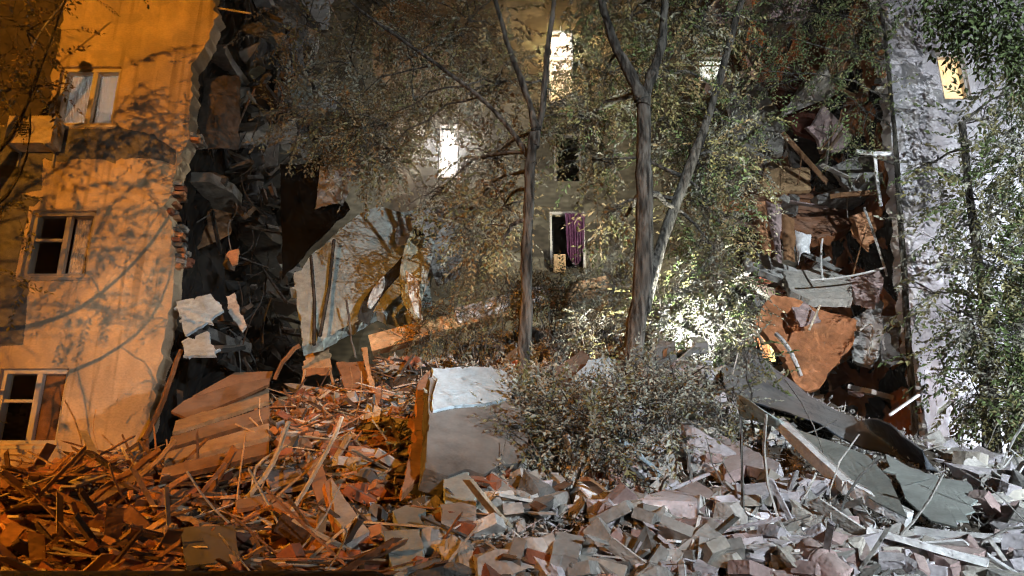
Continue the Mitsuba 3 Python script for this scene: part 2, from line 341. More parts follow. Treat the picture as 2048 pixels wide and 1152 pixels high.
# cross wall and floor slabs of the open section, ragged
def ragged_yz(y0, y1, z0, z1, amp):
    return Polygon(jag([(y0, z0), (y1, z0), (y1, z1), (y0, z1)], .25, amp)).buffer(0)
def rough_wall(poly, x0):
    m = yz_extrude(poly, x0, .2).subdivide_to_size(.4, max_iter=8); V = np.array(m.vertices)
    V[:, 0] += ((meshkit.fbm(V * np.array([0, .9, .9]), 4, 31) - .5) * .9 + (meshkit.noise(V * np.array([0, 3.1, 3.1]), 8) - .5) * .18) * np.clip((V[:, 1] - 13.4) / .8, 0, 1)
    return trimesh.Trimesh(V, m.faces, process=False)
part(lb, 'cross_wall', rough_wall(ragged_yz(13.5, 20.9, 0.5, ZTOP, .05), -6.2), 'm_cross', pal=P['void_shade'], var=.4, label='soot dark inner wall laid bare by the collapse')  # near-black colour puts the shade of the cavity into the wall
part(lb, 'end_wall', bx(-14.1, -14, YF + .4, 21, 0, ZTOP), 'm_facade')
FLOORS = [2.55, 5.4, 8.2, 11.0, 13.8, 16.6]
for z in FLOORS:
    pts = [(-6.02, 13.6)] + [(-5.75 + max(.08, .28 + .24 * math.sin(y * 2.2 + z) + R.normal(0, .10)) * np.clip((y - 13) / 2, .3, 1.4), y) for y in np.linspace(13.6, 20.6, 15)] + [(-6.02, 20.6)]
    m = trimesh.creation.extrude_polygon(Polygon(pts).buffer(0), .2, engine='earcut'); m.apply_translation((0, 0, z))
    part(lb, 'floor_slab', m, 'm_debris', pal=P['dark'], label='broken floor slab sticking out of the dark section')  # dark palette carries the cavity shade in these slab ends
    part(lb, 'inner_floor', bx(-13.9, -6.21, YF + .4, 20.9, z, z + .2), 'm_frame_old')
# rear wall of the collapsed section
rw = thing('rear_house_wall', 'pale rear wall with lit windows seen through the trees', 'wall')
def bwin(x0, x1, y0, y1):
    c = (x0 + x1) / 2; a, b = W(x0, (y0 + y1) / 2, YB), W(x1, (y0 + y1) / 2, YB)
    return a[0], b[0], W(c, y1, YB)[2], W(c, y0, YB)[2]
bw = {'white_lit': bwin(879, 916, 250, 356), 'warm_lit': bwin(1097, 1146, 62, 206), 'dark': bwin(1108, 1162, 268, 362), 'curtain': bwin(1100, 1170, 424, 536), 'high_lit': bwin(1396, 1452, 112, 166)}
pb = Polygon(jag([(-14, .1), (16, .1), (16, 21), (-14, 21)], 2, 0)).buffer(0)
for a, b, c, d in bw.values(): pb = pb.difference(sbox(a, c, b, d))
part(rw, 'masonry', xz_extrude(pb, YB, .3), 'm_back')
def lit(name, mesh, rgb, key):
    k = number(key + '__' + name)
    scene[k] = mikit.ply(mesh, 'm_frame', emitter={'type': 'area', 'radiance': {'type': 'rgb', 'value': list(rgb)}, 'sampling_weight': 1.2 if name == 'bulb' else 0.35})
    return k
for nm, rgb, bulb in (('white_lit', (.8, .74, .62), (1350, 1380, 1480)), ('warm_lit', (.95, .56, .22), (1500, 1000, 430)), ('high_lit', (1.2, 1.25, 1.1), None)):
    a, b, c, d = bw[nm]
    w = part(rw, 'lit_window', cat_([bx(a, a + .05, YB - .03, YB + .1, c, d), bx(b - .05, b, YB - .03, YB + .1, c, d), bx(a + .05, b - .05, YB - .03, YB + .1, d - .05, d), bx(a + .05, b - .05, YB - .03, YB + .1, c, c + .05),
                                     bx(a + .05, b - .05, YB + .02, YB + .06, c + (d - c) * .66 - .02, c + (d - c) * .66 + .02), bx((a + b) / 2 - .018, (a + b) / 2 + .018, YB + .02, YB + .06, c + .05, c + (d - c) * .66 - .021)]), 'm_frame', label={'white_lit': 'lower lit window with a white lamp', 'warm_lit': 'upper lit window with a warm lamp', 'high_lit': 'small lit opening with white light'}[nm])
    lit('bright_pane', bx(a + .05, b - .05, YB + .22, YB + .24, c + .05, d - .05), rgb, w)
    if bulb:
        s = trimesh.creation.icosphere(2, .09); zc = W(897, 300, YB)[2] if nm == 'white_lit' else W(1131, 95, YB)[2]
        s.apply_translation(((a + b) / 2 + (.05 if nm == 'warm_lit' else 0), YB - .55, zc)); lit('bulb', s, bulb, w)
        part(w, 'lamp_arm', tube([((a + b) / 2, YB + .02, d - .03), ((a + b) / 2, YB - .3, d - .02), (s.centroid[0], YB - .55, zc + .09)], .012), 'm_metal')
for nm in ('dark', 'curtain'):
    a, b, c, d = bw[nm]
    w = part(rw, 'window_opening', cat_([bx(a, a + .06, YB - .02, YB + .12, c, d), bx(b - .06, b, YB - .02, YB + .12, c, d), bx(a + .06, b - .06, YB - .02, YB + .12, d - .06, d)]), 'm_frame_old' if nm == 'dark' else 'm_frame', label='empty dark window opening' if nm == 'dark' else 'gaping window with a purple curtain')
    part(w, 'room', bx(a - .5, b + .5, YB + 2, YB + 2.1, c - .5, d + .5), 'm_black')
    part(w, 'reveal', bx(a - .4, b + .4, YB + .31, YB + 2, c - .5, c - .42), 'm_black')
a, b, c, d = bw['curtain']
fo = [.07 * (-1) ** i * R.uniform(.5, 1.2) for i in range(15)]
tp = [W(1130 + 39 * i / 14, 426 + .6 * (i % 3), YB - .16 + .5 * fo[i]) for i in range(15)]
bt = [W(1134 + 33 * i / 14, 496 + 34 * math.sin(math.pi * (i + 1) / 17) - 6 * (i > 11), YB - .26 + fo[i]) for i in range(15)]
single('curtain', 'purple curtain hanging out of the gaping rear window', 'curtain', sheet(tp, bt, 60, 12, .01, .03, 4, 3.5), 'm_sheen', True, P['purple'], var=.6)
single('cardboard_box', 'beige cardboard box below the purple curtain', 'box', bx(W(1108, 535, YB - .5)[0], W(1132, 535, YB - .5)[0], YB - .5, YB - .15, W(1120, 537, YB - .5)[2], W(1120, 508, YB - .5)[2]), 'm_debris', pal=P['tan'])
# right part
rb = thing('white_apartment_block', 'white apartment block behind the leafy tree, torn open along its left edge', 'building')
edge = wall_poly([(1760, -300), (1768, 0), (1772, 120), (1790, 300), (1800, 420), (1815, 600), (1840, 760), (1856, 900), (1880, 1100)], YF)
ring = []
for a, b in zip(edge[:-1], edge[1:]):
    n = max(1, int(math.dist(a, b) / .12))
    for i in range(n): ring.append((a[0] + (b[0] - a[0]) * i / n + R.normal(0, .035), a[1] + (b[1] - a[1]) * i / n))
wr = Polygon([(17, .2), (17, ZTOP), (edge[0][0], ZTOP)] + ring + [(edge[-1][0], .2)]).buffer(0)
yx0, yx1, yz0, yz1 = W(1878, 150, YF)[0], W(1908, 150, YF)[0] + .25, W(1890, 200, YF)[2], W(1890, 105, YF)[2]
wr = wr.difference(sbox(yx0, yz0, yx1, yz1))
for z in (4.4, 7.2): wr = wr.difference(sbox(9.3, z, 10.5, z + 1.3))
part(rb, 'facade_wall', xz_extrude(wr, YF, .38), 'm_white_wall')
teeth(rb + '__facade_wall', ring, -1, 54)
w = part(rb, 'lit_window', cat_([bx(yx0, yx0 + .06, YF + .05, YF + .15, yz0, yz1), bx(yx1 - .06, yx1, YF + .05, YF + .15, yz0, yz1), bx(yx0 + .06, yx1 - .06, YF + .05, YF + .15, yz1 - .06, yz1), bx(yx0 + .06, yx1 - .06, YF + .05, YF + .15, yz0, yz0 + .06)]), 'm_frame', label='narrow window glowing yellow')
lit('bright_pane', bx(yx0 + .06, yx1 - .06, YF + .16, YF + .18, yz0 + .06, yz1 - .06), (1.2, .72, .26), w)
for z in (4.4, 7.2): window(rb, 9.3, 10.5, z, z + 1.3, YF + .1, 'half', 'm_frame')
part(rb, 'cross_wall', rough_wall(ragged_yz(13.5, 20.9, .5, ZTOP, .05), 6.95), 'm_cross', pal=P['rust'], var=.4, label='brown inner wall laid bare by the collapse')
for z in FLOORS:
    pts = [(6.95, 13.6)] + [(6.7 - max(.1, .5 + .5 * math.sin(y * 1.9 + z * 2) + R.normal(0, .15)), y) for y in np.linspace(13.6, 20.6, 15)] + [(6.95, 20.6)]
    m = trimesh.creation.extrude_polygon(Polygon(pts).buffer(0), .2, engine='earcut'); m.apply_translation((0, 0, z))
    part(rb, 'floor_slab', m, 'm_debris', pal=P['mid'], label='broken floor slab sticking out of the brown section')
    part(rb, 'inner_floor', bx(7.16, 16.9, YF + .4, 20.9, z, z + .2), 'm_frame_old')
part(rb, 'end_wall', bx(17, 17.1, YF + .4, 21, 0, ZTOP), 'm_white_wall')

# ------------------------------------------------------------------ lamps (behind the camera and behind the debris)
def unit(v): v = np.asarray(v, float); return v / np.linalg.norm(v)
def lamp_head(key, L, w=.16, h=.12):
    p = np.array(L['pos']); d = unit(np.array(L['aim']) - p); a, b = fr(d)
    M = np.eye(4); M[:3, 0], M[:3, 1], M[:3, 2], M[:3, 3] = a, b, d, p - d * .12
    def plc(m): m = m.copy(); m.apply_transform(M); return m
    hs = [plc(bx(-w, w, -h, h, -.14, -.02))] + [plc(bx(-w, w, h, h + .012, -.14, .1)), plc(bx(-w, w, -h - .012, -h, -.14, .1))]
    part(key, 'housing', cat_(hs), 'm_metal')
    return p, d
def flood(name, label, L, ground_z):
    k = thing(name, label, 'floodlight')
    p, d = lamp_head(k, L, *((.07, .05) if L is LAMP_BUSH else (.16, .12)))
    if L is LAMP_WHITE:   # added plates keep the beam off the ochre block and the treetops
        az = math.radians(-29.5); e = np.array([math.sin(az), math.cos(az), 0]); o = p + .35 * e; t = np.array([-math.cos(az), math.sin(az), 0]) * .5
        V = np.array([o + (0, 0, -.3), o + t + (0, 0, -.3), o + t + (0, 0, .3), o + (0, 0, .3)]); V = np.vstack([V, V + e * .01])
        part(k, 'added_barn_door', trimesh.convex.convex_hull(V), 'm_black')
        e = np.array([math.sin(-.25), math.cos(-.25), 0]); o = p + .35 * e + (0, 0, .35 * math.tan(math.radians(8.5))); t = np.array([e[1], -e[0], 0]) * .4
        V = np.array([o - t, o + t, o + t + (0, 0, .3), o - t + (0, 0, .3)]); V = np.vstack([V, V - e * .01])
        part(k, 'added_barn_door', trimesh.convex.convex_hull(V), 'm_black')
    for i in range(3):
        an = i * 2.1 + .4
        part(k, 'leg', tube([p - d * .2 + (0, 0, -.2), (p[0] + .45 * math.cos(an), p[1] - .2 + .45 * math.sin(an), ground_z)], .018), 'm_black')
    a_, b_ = fr(d); offs = np.linspace(-.075, .075, 6) if L is LAMP_WHITE else [0.0]   # the big one is split into added spots that soften its edges
    for i, o_ in enumerate(offs):
        q_ = p + (a_ + b_ * .4) * o_
        scene[k + ('_beam' if i == 0 else f'_beam_{i:03d}')] = {'type': 'spot', 'to_world': T().look_at(origin=q_.tolist(), target=(q_ + d).tolist(), up=[0, 0, 1]), 'cutoff_angle': L['cutoff'], 'beam_width': L['beam'],
                          'sampling_weight': 1.0 if len(offs) > 1 else 1.5, 'intensity': {'type': 'rgb', 'value': [L['power'] / len(offs) * c for c in L['color']]}}
    return k
flood('floodlight', 'white floodlight on a tall tripod behind the viewer', LAMP_WHITE, 0)
flood('floodlight', 'white floodlight on a tripod in front of the white block', LAMP_SIDE, 1.5)
flood('floodlight', 'small white work light low on its tripod facing the ochre wall', LAMP_WORK, 0)
flood('floodlight', 'work light behind the hanging rust panel', LAMP_INNER, 4.0)
flood('floodlight', 'small work light hidden in the dusty shrub under the thick tree', LAMP_BUSH, 3.2)
k = thing('street_lamp', 'sodium street lamp behind the viewer', 'street lamp')
p, d = np.array(LAMP_SODIUM['pos']), unit(np.array(LAMP_SODIUM['aim']) - LAMP_SODIUM['pos'])
part(k, 'pole', tube([(p[0] - 1.3, p[1] - .5, 0), (p[0] - 1.3, p[1] - .5, 5.5), (p[0] - 1.1, p[1] - .4, 7.2), (p[0], p[1] - .1, 7.36)], [.09, .07, .05, .04], 8), 'm_metal')
s = trimesh.creation.icosphere(2, .05); s.apply_translation(p)
part(k, 'hood', bx(p[0] - .3, p[0] + .3, p[1] - .2, p[1] + .2, p[2] + .15, p[2] + .24), 'm_metal')
Lr = LAMP_SODIUM['power'] / (math.pi * .05 ** 2)
part(k, 'added_side_shield', bx(p[0] + .2, p[0] + .22, p[1] - .2, p[1] + .315, p[2] - .25, p[2] + .149), 'm_black')  # added plate cuts the sodium light off the right side
vis = []
for az in np.radians(np.arange(17, 75, 6.0)):
    o = p + .6 * np.array([math.sin(az + .05), math.cos(az + .05), 0]); m = trimesh.creation.box((.075, .01, .5)); m.apply_transform(trimesh.transformations.rotation_matrix(-(az + .05), [0, 0, 1])); m.apply_translation(o + (0, 0, .25 - .07)); vis.append(m)
part(k, 'added_visor', cat_(vis), 'm_black')  # added plates hold the sodium light off the middle treetops
scene[k + '__lamp_globe'] = mikit.ply(s, 'm_frame', smooth=True, emitter={'type': 'area', 'radiance': {'type': 'rgb', 'value': [Lr * c for c in LAMP_SODIUM['color']]}, 'sampling_weight': 4.0})

# ------------------------------------------------------------------ trees and shrubs
def spray(r, leaf, n, length, droop=.25):
    V, Fc, vi = [], [], 0
    ax = lambda t: np.array([length * t, 0, -droop * length * t * t])
    for i in range(n):
        t = (i + 1) / n; s = 1 if i % 2 else -1
        base = ax(t); an = r.uniform(.5, 1.2) * s * (0 if i == n - 1 else 1)
        d = unit([math.cos(an), math.sin(an), r.normal(-.15, .35)]); w = unit(np.cross(d, [r.normal(0, .5), r.normal(0, .5), 1])); nn = np.cross(w, d)
        l = leaf * r.uniform(.7, 1.25); wd = l * r.uniform(.2, .3)
        pts = [base, base + d * l * .5 + w * wd + nn * wd * .4, base + d * l - np.array([0, 0, l * .15]), base + d * l * .5 - w * wd + nn * wd * .4]
        V += pts; Fc += [[vi, vi + 1, vi + 2], [vi, vi + 2, vi + 3]]; vi += 4
    return np.array(V), np.array(Fc)
def crown_mesh(clumps, leaf, n, length, tints, r, droop=.25, hang=0.0, dens=1.0):
    """clumps: (centre, radii, count). Sprays point outwards and droop; one tint per leaf."""
    clumps = [(c, rad, int(m * dens)) for c, rad, m in clumps]
    tmpl = [spray(r, leaf, n, length, droop) for _ in range(10)]
    Vs, Fs, Us, off, twigs = [], [], [], 0, []
    for c, rad, m in clumps:
        for _ in range(m):
            v = unit(r.normal(size=3)); o = np.asarray(c) + v * rad * r.random() ** .45
            dv = unit(v * .8 + r.normal(0, .55, 3) + np.array([0, 0, -.15 - hang])); a, b = fr(dv)
            rot = np.stack([dv, a, b]); sc = r.uniform(.65, 1.3)
            tv, tf = tmpl[r.integers(10)]
            Vs.append(tv * sc @ rot + o); Fs.append(tf + off); off += len(tv)
            tn = tints[r.integers(len(tints))]
            Us.append(np.repeat(np.stack([np.full(len(tv) // 4, (P[tn] + .5) / 32), np.clip(r.normal(.5, .22, len(tv) // 4), 0, 1)], 1), 4, axis=0))
            twigs.append((o, dv * length * sc))
    return (np.vstack(Vs), np.vstack(Fs)), np.vstack(Us), twigs
def twig_mesh(twigs, rad=.004):
    V, Fc = [], []
    for i, (o, d) in enumerate(twigs):
        a, b = fr(d)
        ring = np.array([a, -.5 * a + .87 * b, -.5 * a - .87 * b]) * rad
        V += [*(o - d * .5 + ring), *(o + d * .55 + ring * .5)]; k = 6 * i
        for j in range(3): Fc += [[k + j, k + (j + 1) % 3, k + 3 + (j + 1) % 3], [k + j, k + 3 + (j + 1) % 3, k + 3 + j]]
    return trimesh.Trimesh(np.array(V), Fc, process=False)
def limb(a, b, r0, r1, r, wig=.12, n=7):
    t = np.linspace(0, 1, n)[:, None]; L = np.linalg.norm(np.subtract(b, a))
    pts = np.asarray(a) * (1 - t) + np.asarray(b) * t + r.normal(0, wig * L / n, (n, 3)) * np.sin(t * math.pi) + np.array([0, 0, .10 * L]) * np.sin(t * math.pi)
    return tube(pts, np.linspace(r0, r1, n), 6)
def tree(name, label, cat, trunks, clumps, leaf, n, length, tints, seed, droop=.25, hang=0., dens=3.4):
    r = np.random.default_rng(seed)
    k = thing(name, label, cat)
    allp = []
    for i, (pts, r0, r1) in enumerate(trunks):
        c = spline(pts, 16); c += np.cumsum(r.normal(0, .009, c.shape), 0)
        rr = np.linspace(r0, r1, 16); rr[0] *= 1.35; rr[1] *= 1.1
        part(k, 'trunk' if i == 0 else 'limb', tube(c, rr * (1 + r.normal(0, .08, 16)), 12), 'm_bark', smooth=True)
        allp.append((c, rr))
    for c, rad, m in clumps:
        best = min(((np.linalg.norm(p - c) + (0 if p[2] < c[2] + .2 else 2), i, j) for i, (cc, _) in enumerate(allp) for j, p in enumerate(cc) if j > 4), default=None)
        if best:
            p, w0 = allp[best[1]][0][best[2]], allp[best[1]][1][best[2]]
            part(k, 'branch', limb(p, c, w0 * .45, .008, r), 'm_bark', smooth=True)
            ms = [limb(np.asarray(c) * .8 + p * .2, np.asarray(c) + unit(r.normal(size=3)) * rad * .9, .012, .004, r) for _ in range(4)]
            part(k, 'twig', cat_(ms), 'm_bark')
    (V, Fc), uv, tw = crown_mesh(clumps, leaf, n, length, tints, r, droop, hang, dens)
    ck = number(k + '__crown'); scene[ck] = mikit.ply((V, Fc), 'm_leaf', uv=uv); labels[ck] = {'kind': 'stuff'}
    tk = number(k + '__twigs'); scene[tk] = mikit.ply(twig_mesh(tw), 'm_bark'); labels[tk] = {'kind': 'stuff'}
    return k
def C(px, py, Y, rx, rz, m, ry=None):
    return (W(px, py, Y), np.array([rx, ry or rx, rz]), m)
b1 = G(1052, 800); Y1 = b1[1]
b2 = G(1262, 762); Y2 = b2[1]
t1 = [b1 - (0, 0, .4), W(1050, 760, Y1), W(1052, 650, Y1), W(1062, 480, Y1), W(1066, 330, Y1), W(1072, 262, Y1)]
tree('tree', 'slender dark trunked tree in the middle of the rubble', 'tree',
     [(t1, .082, .058), ([W(1072, 262, Y1), W(1045, 170, Y1 + .2), W(1010, 60, Y1 + .3), W(985, -40, Y1 + .3)], .042, .025), ([W(1070, 290, Y1), W(1088, 200, Y1), W(1100, 60, Y1 - .2), W(1108, -60, Y1)], .042, .025),
      ([W(1062, 440, Y1), W(1020, 462, Y1 + .1), W(1004, 500, Y1 + .2)], .03, .015), ([W(1066, 330, Y1), W(1030, 280, Y1 + .2), W(930, 180, Y1 + .6), W(760, 60, Y1 + .8), W(655, -30, Y1 + .8)], .035, .014)],
     [C(650, 245, 10.6, .75, .45, 46), C(740, 270, 10.4, .7, .4, 40), C(700, 150, 10.8, .9, .5, 26), C(840, 120, 10.6, .9, .6, 32), C(930, 60, 10.2, .9, .6, 36), C(1000, 170, 9.8, .7, .5, 30), C(830, 220, 10.8, .6, .4, 16),
      C(780, 20, 11, 1.0, .6, 32), C(965, 470, 9.8, .5, .3, 16), C(760, 325, 10.6, .6, .3, 20), C(930, 430, 10.2, .4, .3, 10), C(980, 330, 9.6, .5, .5, 20), C(1000, 420, 9.4, .4, .4, 16), C(860, 400, 10.4, .4, .25, 6), C(610, 60, 11.2, .9, .5, 22), C(1180, -20, 9.4, .5, .4, 18), C(1140, 210, 9.6, .4, .3, 6)],
     .064, 14, .44, ['leaf_olive', 'leaf_brown', 'leaf_brown', 'leaf_grey'], 11)
t2 = [b2 - (0, 0, .4), W(1264, 720, Y2), W(1280, 600, Y2), W(1290, 440, Y2), W(1288, 280, Y2), W(1284, 185, Y2)]
tree('tree', 'thick forked tree right of the slender one', 'tree',
     [(t2, .116, .08), ([W(1286, 200, Y2), W(1262, 150, Y2), W(1232, 95, Y2), W(1205, -30, Y2 - .3)], .08, .04), ([W(1287, 210, Y2), W(1305, 150, Y2), W(1326, 70, Y2 + .2), W(1335, -60, Y2 + .2)], .075, .04),
      ([W(1280, 620, Y2 + .05), W(1312, 520, Y2 + .5), W(1360, 380, Y2 + .9), W(1408, 255, Y2 + 1.1), W(1450, 120, Y2 + 1.2), W(1500, -40, Y2 + 1.3)], .085, .04)],
     [C(1150, 250, 9.6, .5, .4, 22), C(1210, 160, 9.4, .6, .45, 30), C(1190, 320, 9.9, .45, .35, 18), C(1340, 140, 9.8, .6, .5, 36), C(1400, 330, 10.3, .7, .5, 46), C(1340, 250, 10.4, .6, .4, 34), C(1450, 250, 10.5, .6, .5, 26),
      C(1215, 420, 9.6, .3, .3, 9), C(1230, 490, 10.2, .3, .3, 9), C(1420, 430, 10.6, .7, .4, 40), C(1470, 350, 10.6, .5, .45, 18), C(1250, 40, 9.6, .8, .5, 36), C(1390, 40, 10, .8, .5, 40), C(1430, 500, 10.3, .5, .3, 14)],
     .064, 14, .44, ['leaf_olive', 'leaf_green', 'leaf_olive', 'leaf_brown', 'leaf_grey'], 12)
tree('tree', 'dark leafy treetop above the brown hanging slabs', 'tree',
     [([W(1830, 960, 12.2) - (0, 0, .5), W(1806, 600, 12.3), W(1780, 250, 12.2), W(1740, -60, 12)], .055, .03)],
     [C(1530, 40, 11.8, .9, .6, 60), C(1620, 20, 11.8, .9, .5, 56), C(1700, 90, 11.8, .8, .6, 50), C(1560, 150, 12, .6, .4, 26), C(1720, 220, 12, .55, .5, 30), C(1460, 90, 11.6, .7, .4, 36), C(1690, 320, 12, .4, .3, 10), C(1740, 20, 11.4, .6, .5, 34)],
     .06, 14, .45, ['leaf_green', 'leaf_green', 'leaf_olive'], 13, dens=1.3)
tree('tree', 'dense green tree with drooping leaves in front of the white block', 'tree',
     [([W(1996, 960, 11.2) - (0, 0, .6), W(1992, 860, 11.2), W(1985, 700, 11.2), W(1960, 480, 11.2), W(1930, 250, 11)], .10, .05), ([W(2032, 960, 11) - (0, 0, .6), W(2030, 850, 11), W(2040, 650, 11), W(2060, 400, 11)], .09, .05), ([W(1960, 900, 11.6) - (0, 0, .3), W(1962, 800, 11.6), W(1940, 640, 11.6)], .05, .025)],
     [C(1960, 400, 11, .7, .6, 56), C(2040, 330, 10.8, .8, .7, 80), C(1890, 470, 11.4, .55, .45, 9), C(1990, 540, 10.8, .7, .5, 66), C(2060, 520, 10.5, .7, .6, 70), C(1900, 620, 11.2, .5, .4, 14), C(1980, 680, 10.7, .6, .4, 56), C(2050, 700, 10.5, .6, .5, 60),
      C(1870, 740, 11.2, .35, .4, 6), C(1940, 790, 10.9, .4, .35, 26), C(2020, 800, 10.6, .5, .3, 34), C(1860, 330, 11.6, .45, .4, 4), C(2050, 180, 10.8, .7, .7, 60), C(1975, 240, 11.2, .6, .4, 10), C(1900, 880, 11, .3, .2, 5), C(1850, 590, 11.4, .35, .4, 5), C(2100, 850, 10.4, .6, .5, 40)],
     .085, 15, .45, ['leaf_green', 'leaf_grey', 'leaf_olive'], 14, droop=.4, hang=.1, dens=1.8)
tree('overhanging_branch', 'dark drooping branches above the white wall', 'branch',
     [([W(2300, -420, 7.5), W(2120, -180, 7.5), W(1960, -60, 7.6), W(1830, -20, 7.7)], .05, .015)],
     [C(1860, -10, 7.6, .4, .22, 26), C(1960, 0, 7.4, .45, .25, 34), C(2040, 30, 7.3, .45, .3, 40), C(1910, 60, 7.8, .25, .2, 8), C(2080, 110, 7.4, .3, .25, 14)],
     .08, 13, .45, ['leaf_green'], 15, droop=.6, hang=1.0, dens=1.3)
tree('street_tree', 'bare twigged tree at the upper corner of the ochre wall', 'tree',
     [([(-11.6, 8.6, 0), (-11.0, 8.5, 4), (-10.0, 8.2, 7.5), (-8.8, 7.8, 10.2)], .2, .08), ([(-10.6, 8.4, 6.0), W(90, 120, 9.6), W(120, 40, 9.4), W(150, -30, 9.2)], .04, .015), ([(-10.8, 8.4, 5.0), W(60, 300, 9.8), W(65, 220, 9.8)], .04, .012)],
     [C(40, 60, 9.6, .7, .5, 26), C(10, 180, 9.6, .5, .5, 20), C(80, 170, 9.8, .35, .35, 7), C(150, -160, 9, 1.2, .8, 40), C(30, -80, 9, 1.1, .7, 30), C(-190, 300, 9.5, .8, 1.2, 40), C(320, -260, 8.5, 1.0, .6, 30), C(10, 420, 9.6, .3, .3, 8), C(-40, 560, 9.4, .5, .5, 10), ((-8.3, 9.4, 3.3), np.array([.9, .5, .5]), 60), ((-7.6, 9.7, 2.9), np.array([.7, .5, .5]), 44), ((-7.2, 9.9, 3.3), np.array([.4, .4, .3]), 22)],  # last low clumps: unseen foliage added to shade the wall base
     .07, 14, .45, ['leaf_olive', 'leaf_brown'], 16, dens=1.2)
# the tree behind the viewer that dapples the lit ochre wall
tree('street_tree', 'leafy street tree beside the viewer', 'tree',
     [([(-11.9, 1.4, 0), (-11.8, 1.4, 4), (-11.2, 1.5, 7), (-9.6, 1.6, 9)], .16, .012)],
     [((-9.9, 1.5, 8.6), np.array([.6, .9, .6]), 5), ((-9.3, 1.8, 9.4), np.array([.7, .9, .6]), 7), ((-8.8, 1.2, 8.3), np.array([.6, .9, .5]), 5), ((-9.4, 2.2, 7.6), np.array([.7, .7, .5]), 5), ((-8.6, 2.0, 9.2), np.array([.6, .6, .5]), 5), ((-9.9, 1.2, 7.0), np.array([.5, .6, .5]), 4), ((-8.7, 1.4, 7.2), np.array([.4, .6, .4]), 3)],
     .12, 13, .55, ['leaf_olive', 'leaf_green'], 17, dens=2.3)
def shrub(label, clumps, leaf, n, length, tints, seed, stems=6, hang=0., dn=3.6):
    r = np.random.default_rng(seed); k = thing('shrub', label, 'shrub')
    for c, rad, m in clumps:
        for _ in range(stems):
            o = np.asarray(c) + r.normal(0, .5, 3) * rad * np.array([1, 1, 0]); o[2] = mound(o[0], o[1]) - .1
            part(k, 'stem', limb(o, np.asarray(c) + r.normal(0, .6, 3) * rad + (0, 0, rad[2] * .5), .012, .004, r), 'm_bark')
    (V, Fc), uv, tw = crown_mesh(clumps, leaf, n, length, tints, r, .2, hang, dn)
    ck = number(k + '__foliage'); scene[ck] = mikit.ply((V, Fc), 'm_leaf', uv=uv); labels[ck] = {'kind': 'stuff'}
    tk = number(k + '__twigs'); scene[tk] = mikit.ply(twig_mesh(tw, .005), 'm_bark'); labels[tk] = {'kind': 'stuff'}
def S(px, py, rx, rz, m, dY=0., ry=None):
    p = G(px, py + 12, .05); p = W(px, py, p[1] - .25 + dY); p[2] += rz * .35; return (p, np.array([rx, ry or rx, rz]), m)
shrub('brownish shrub over the ochre beam left of the slender tree', [S(900, 640, .6, .25, 26), S(1000, 610, .6, .3, 34), S(1090, 600, .5, .3, 30), S(950, 545, .5, .3, 24, .4), S(850, 690, .5, .2, 16), S(960, 690, .5, .2, 16)], .05, 14, .36, ['leaf_brown', 'leaf_olive', 'leaf_brown'], 21)
shrub('pale leafy shrub between the two trees, dusted white', [S(1170, 590, .6, .25, 34), S(1230, 560, .5, .3, 30, .5), S(1120, 630, .4, .2, 14), S(1215, 640, .3, .2, 12), C(1180, 655, 9.8, .4, .25, 16), C(1120, 690, 9.4, .25, .2, 6)], .05, 14, .34, ['leaf_grey', 'leaf_pale', 'leaf_olive'], 22)
shrub('brightly lit leafy shrub right of the thick tree', [C(1350, 600, 9.9, .55, .3, 40), C(1420, 560, 10.2, .5, .3, 34), C(1385, 670, 9.6, .6, .28, 44), C(1460, 715, 9.3, .4, .18, 24), C(1340, 735, 9.0, .5, .22, 34), C(1500, 775, 8.9, .28, .10, 9), C(1440, 640, 9.8, .35, .2, 16), C(1300, 640, 9.8, .3, .3, 14), C(1480, 600, 10.4, .3, .2, 10)], .06, 14, .36, ['leaf_grey', 'leaf_green', 'leaf_olive', 'leaf_grey'], 23, hang=.2)
shrub('grey dusty shrub at the foot of the slender tree', [S(930, 840, .5, .3, 30), S(1000, 870, .55, .35, 60), S(1060, 850, .5, .35, 50), S(1100, 900, .5, .35, 44), S(950, 900, .4, .25, 24), S(1030, 940, .4, .25, 26), S(890, 860, .3, .2, 14), C(960, 865, 6.45, .35, .25, 9), C(1015, 835, 6.8, .3, .25, 9), C(910, 850, 6.5, .25, .25, 6), C(980, 920, 6.3, .35, .2, 9), C(900, 910, 6.2, .25, .18, 5)], .045, 14, .32, ['leaf_grey', 'leaf_olive', 'leaf_pale', 'leaf_pale'], 24, dn=3.4)
shrub('grey dusty shrub at the foot of the thick tree', [S(1200, 840, .5, .35, 50), S(1275, 825, .5, .35, 50), S(1335, 835, .5, .35, 46), S(1180, 910, .45, .3, 34), S(1270, 890, .5, .3, 36), S(1400, 840, .45, .3, 34), S(1210, 960, .3, .2, 14)], .045, 14, .32, ['leaf_grey', 'leaf_olive', 'leaf_pale', 'leaf_pale'], 25, dn=3.0)
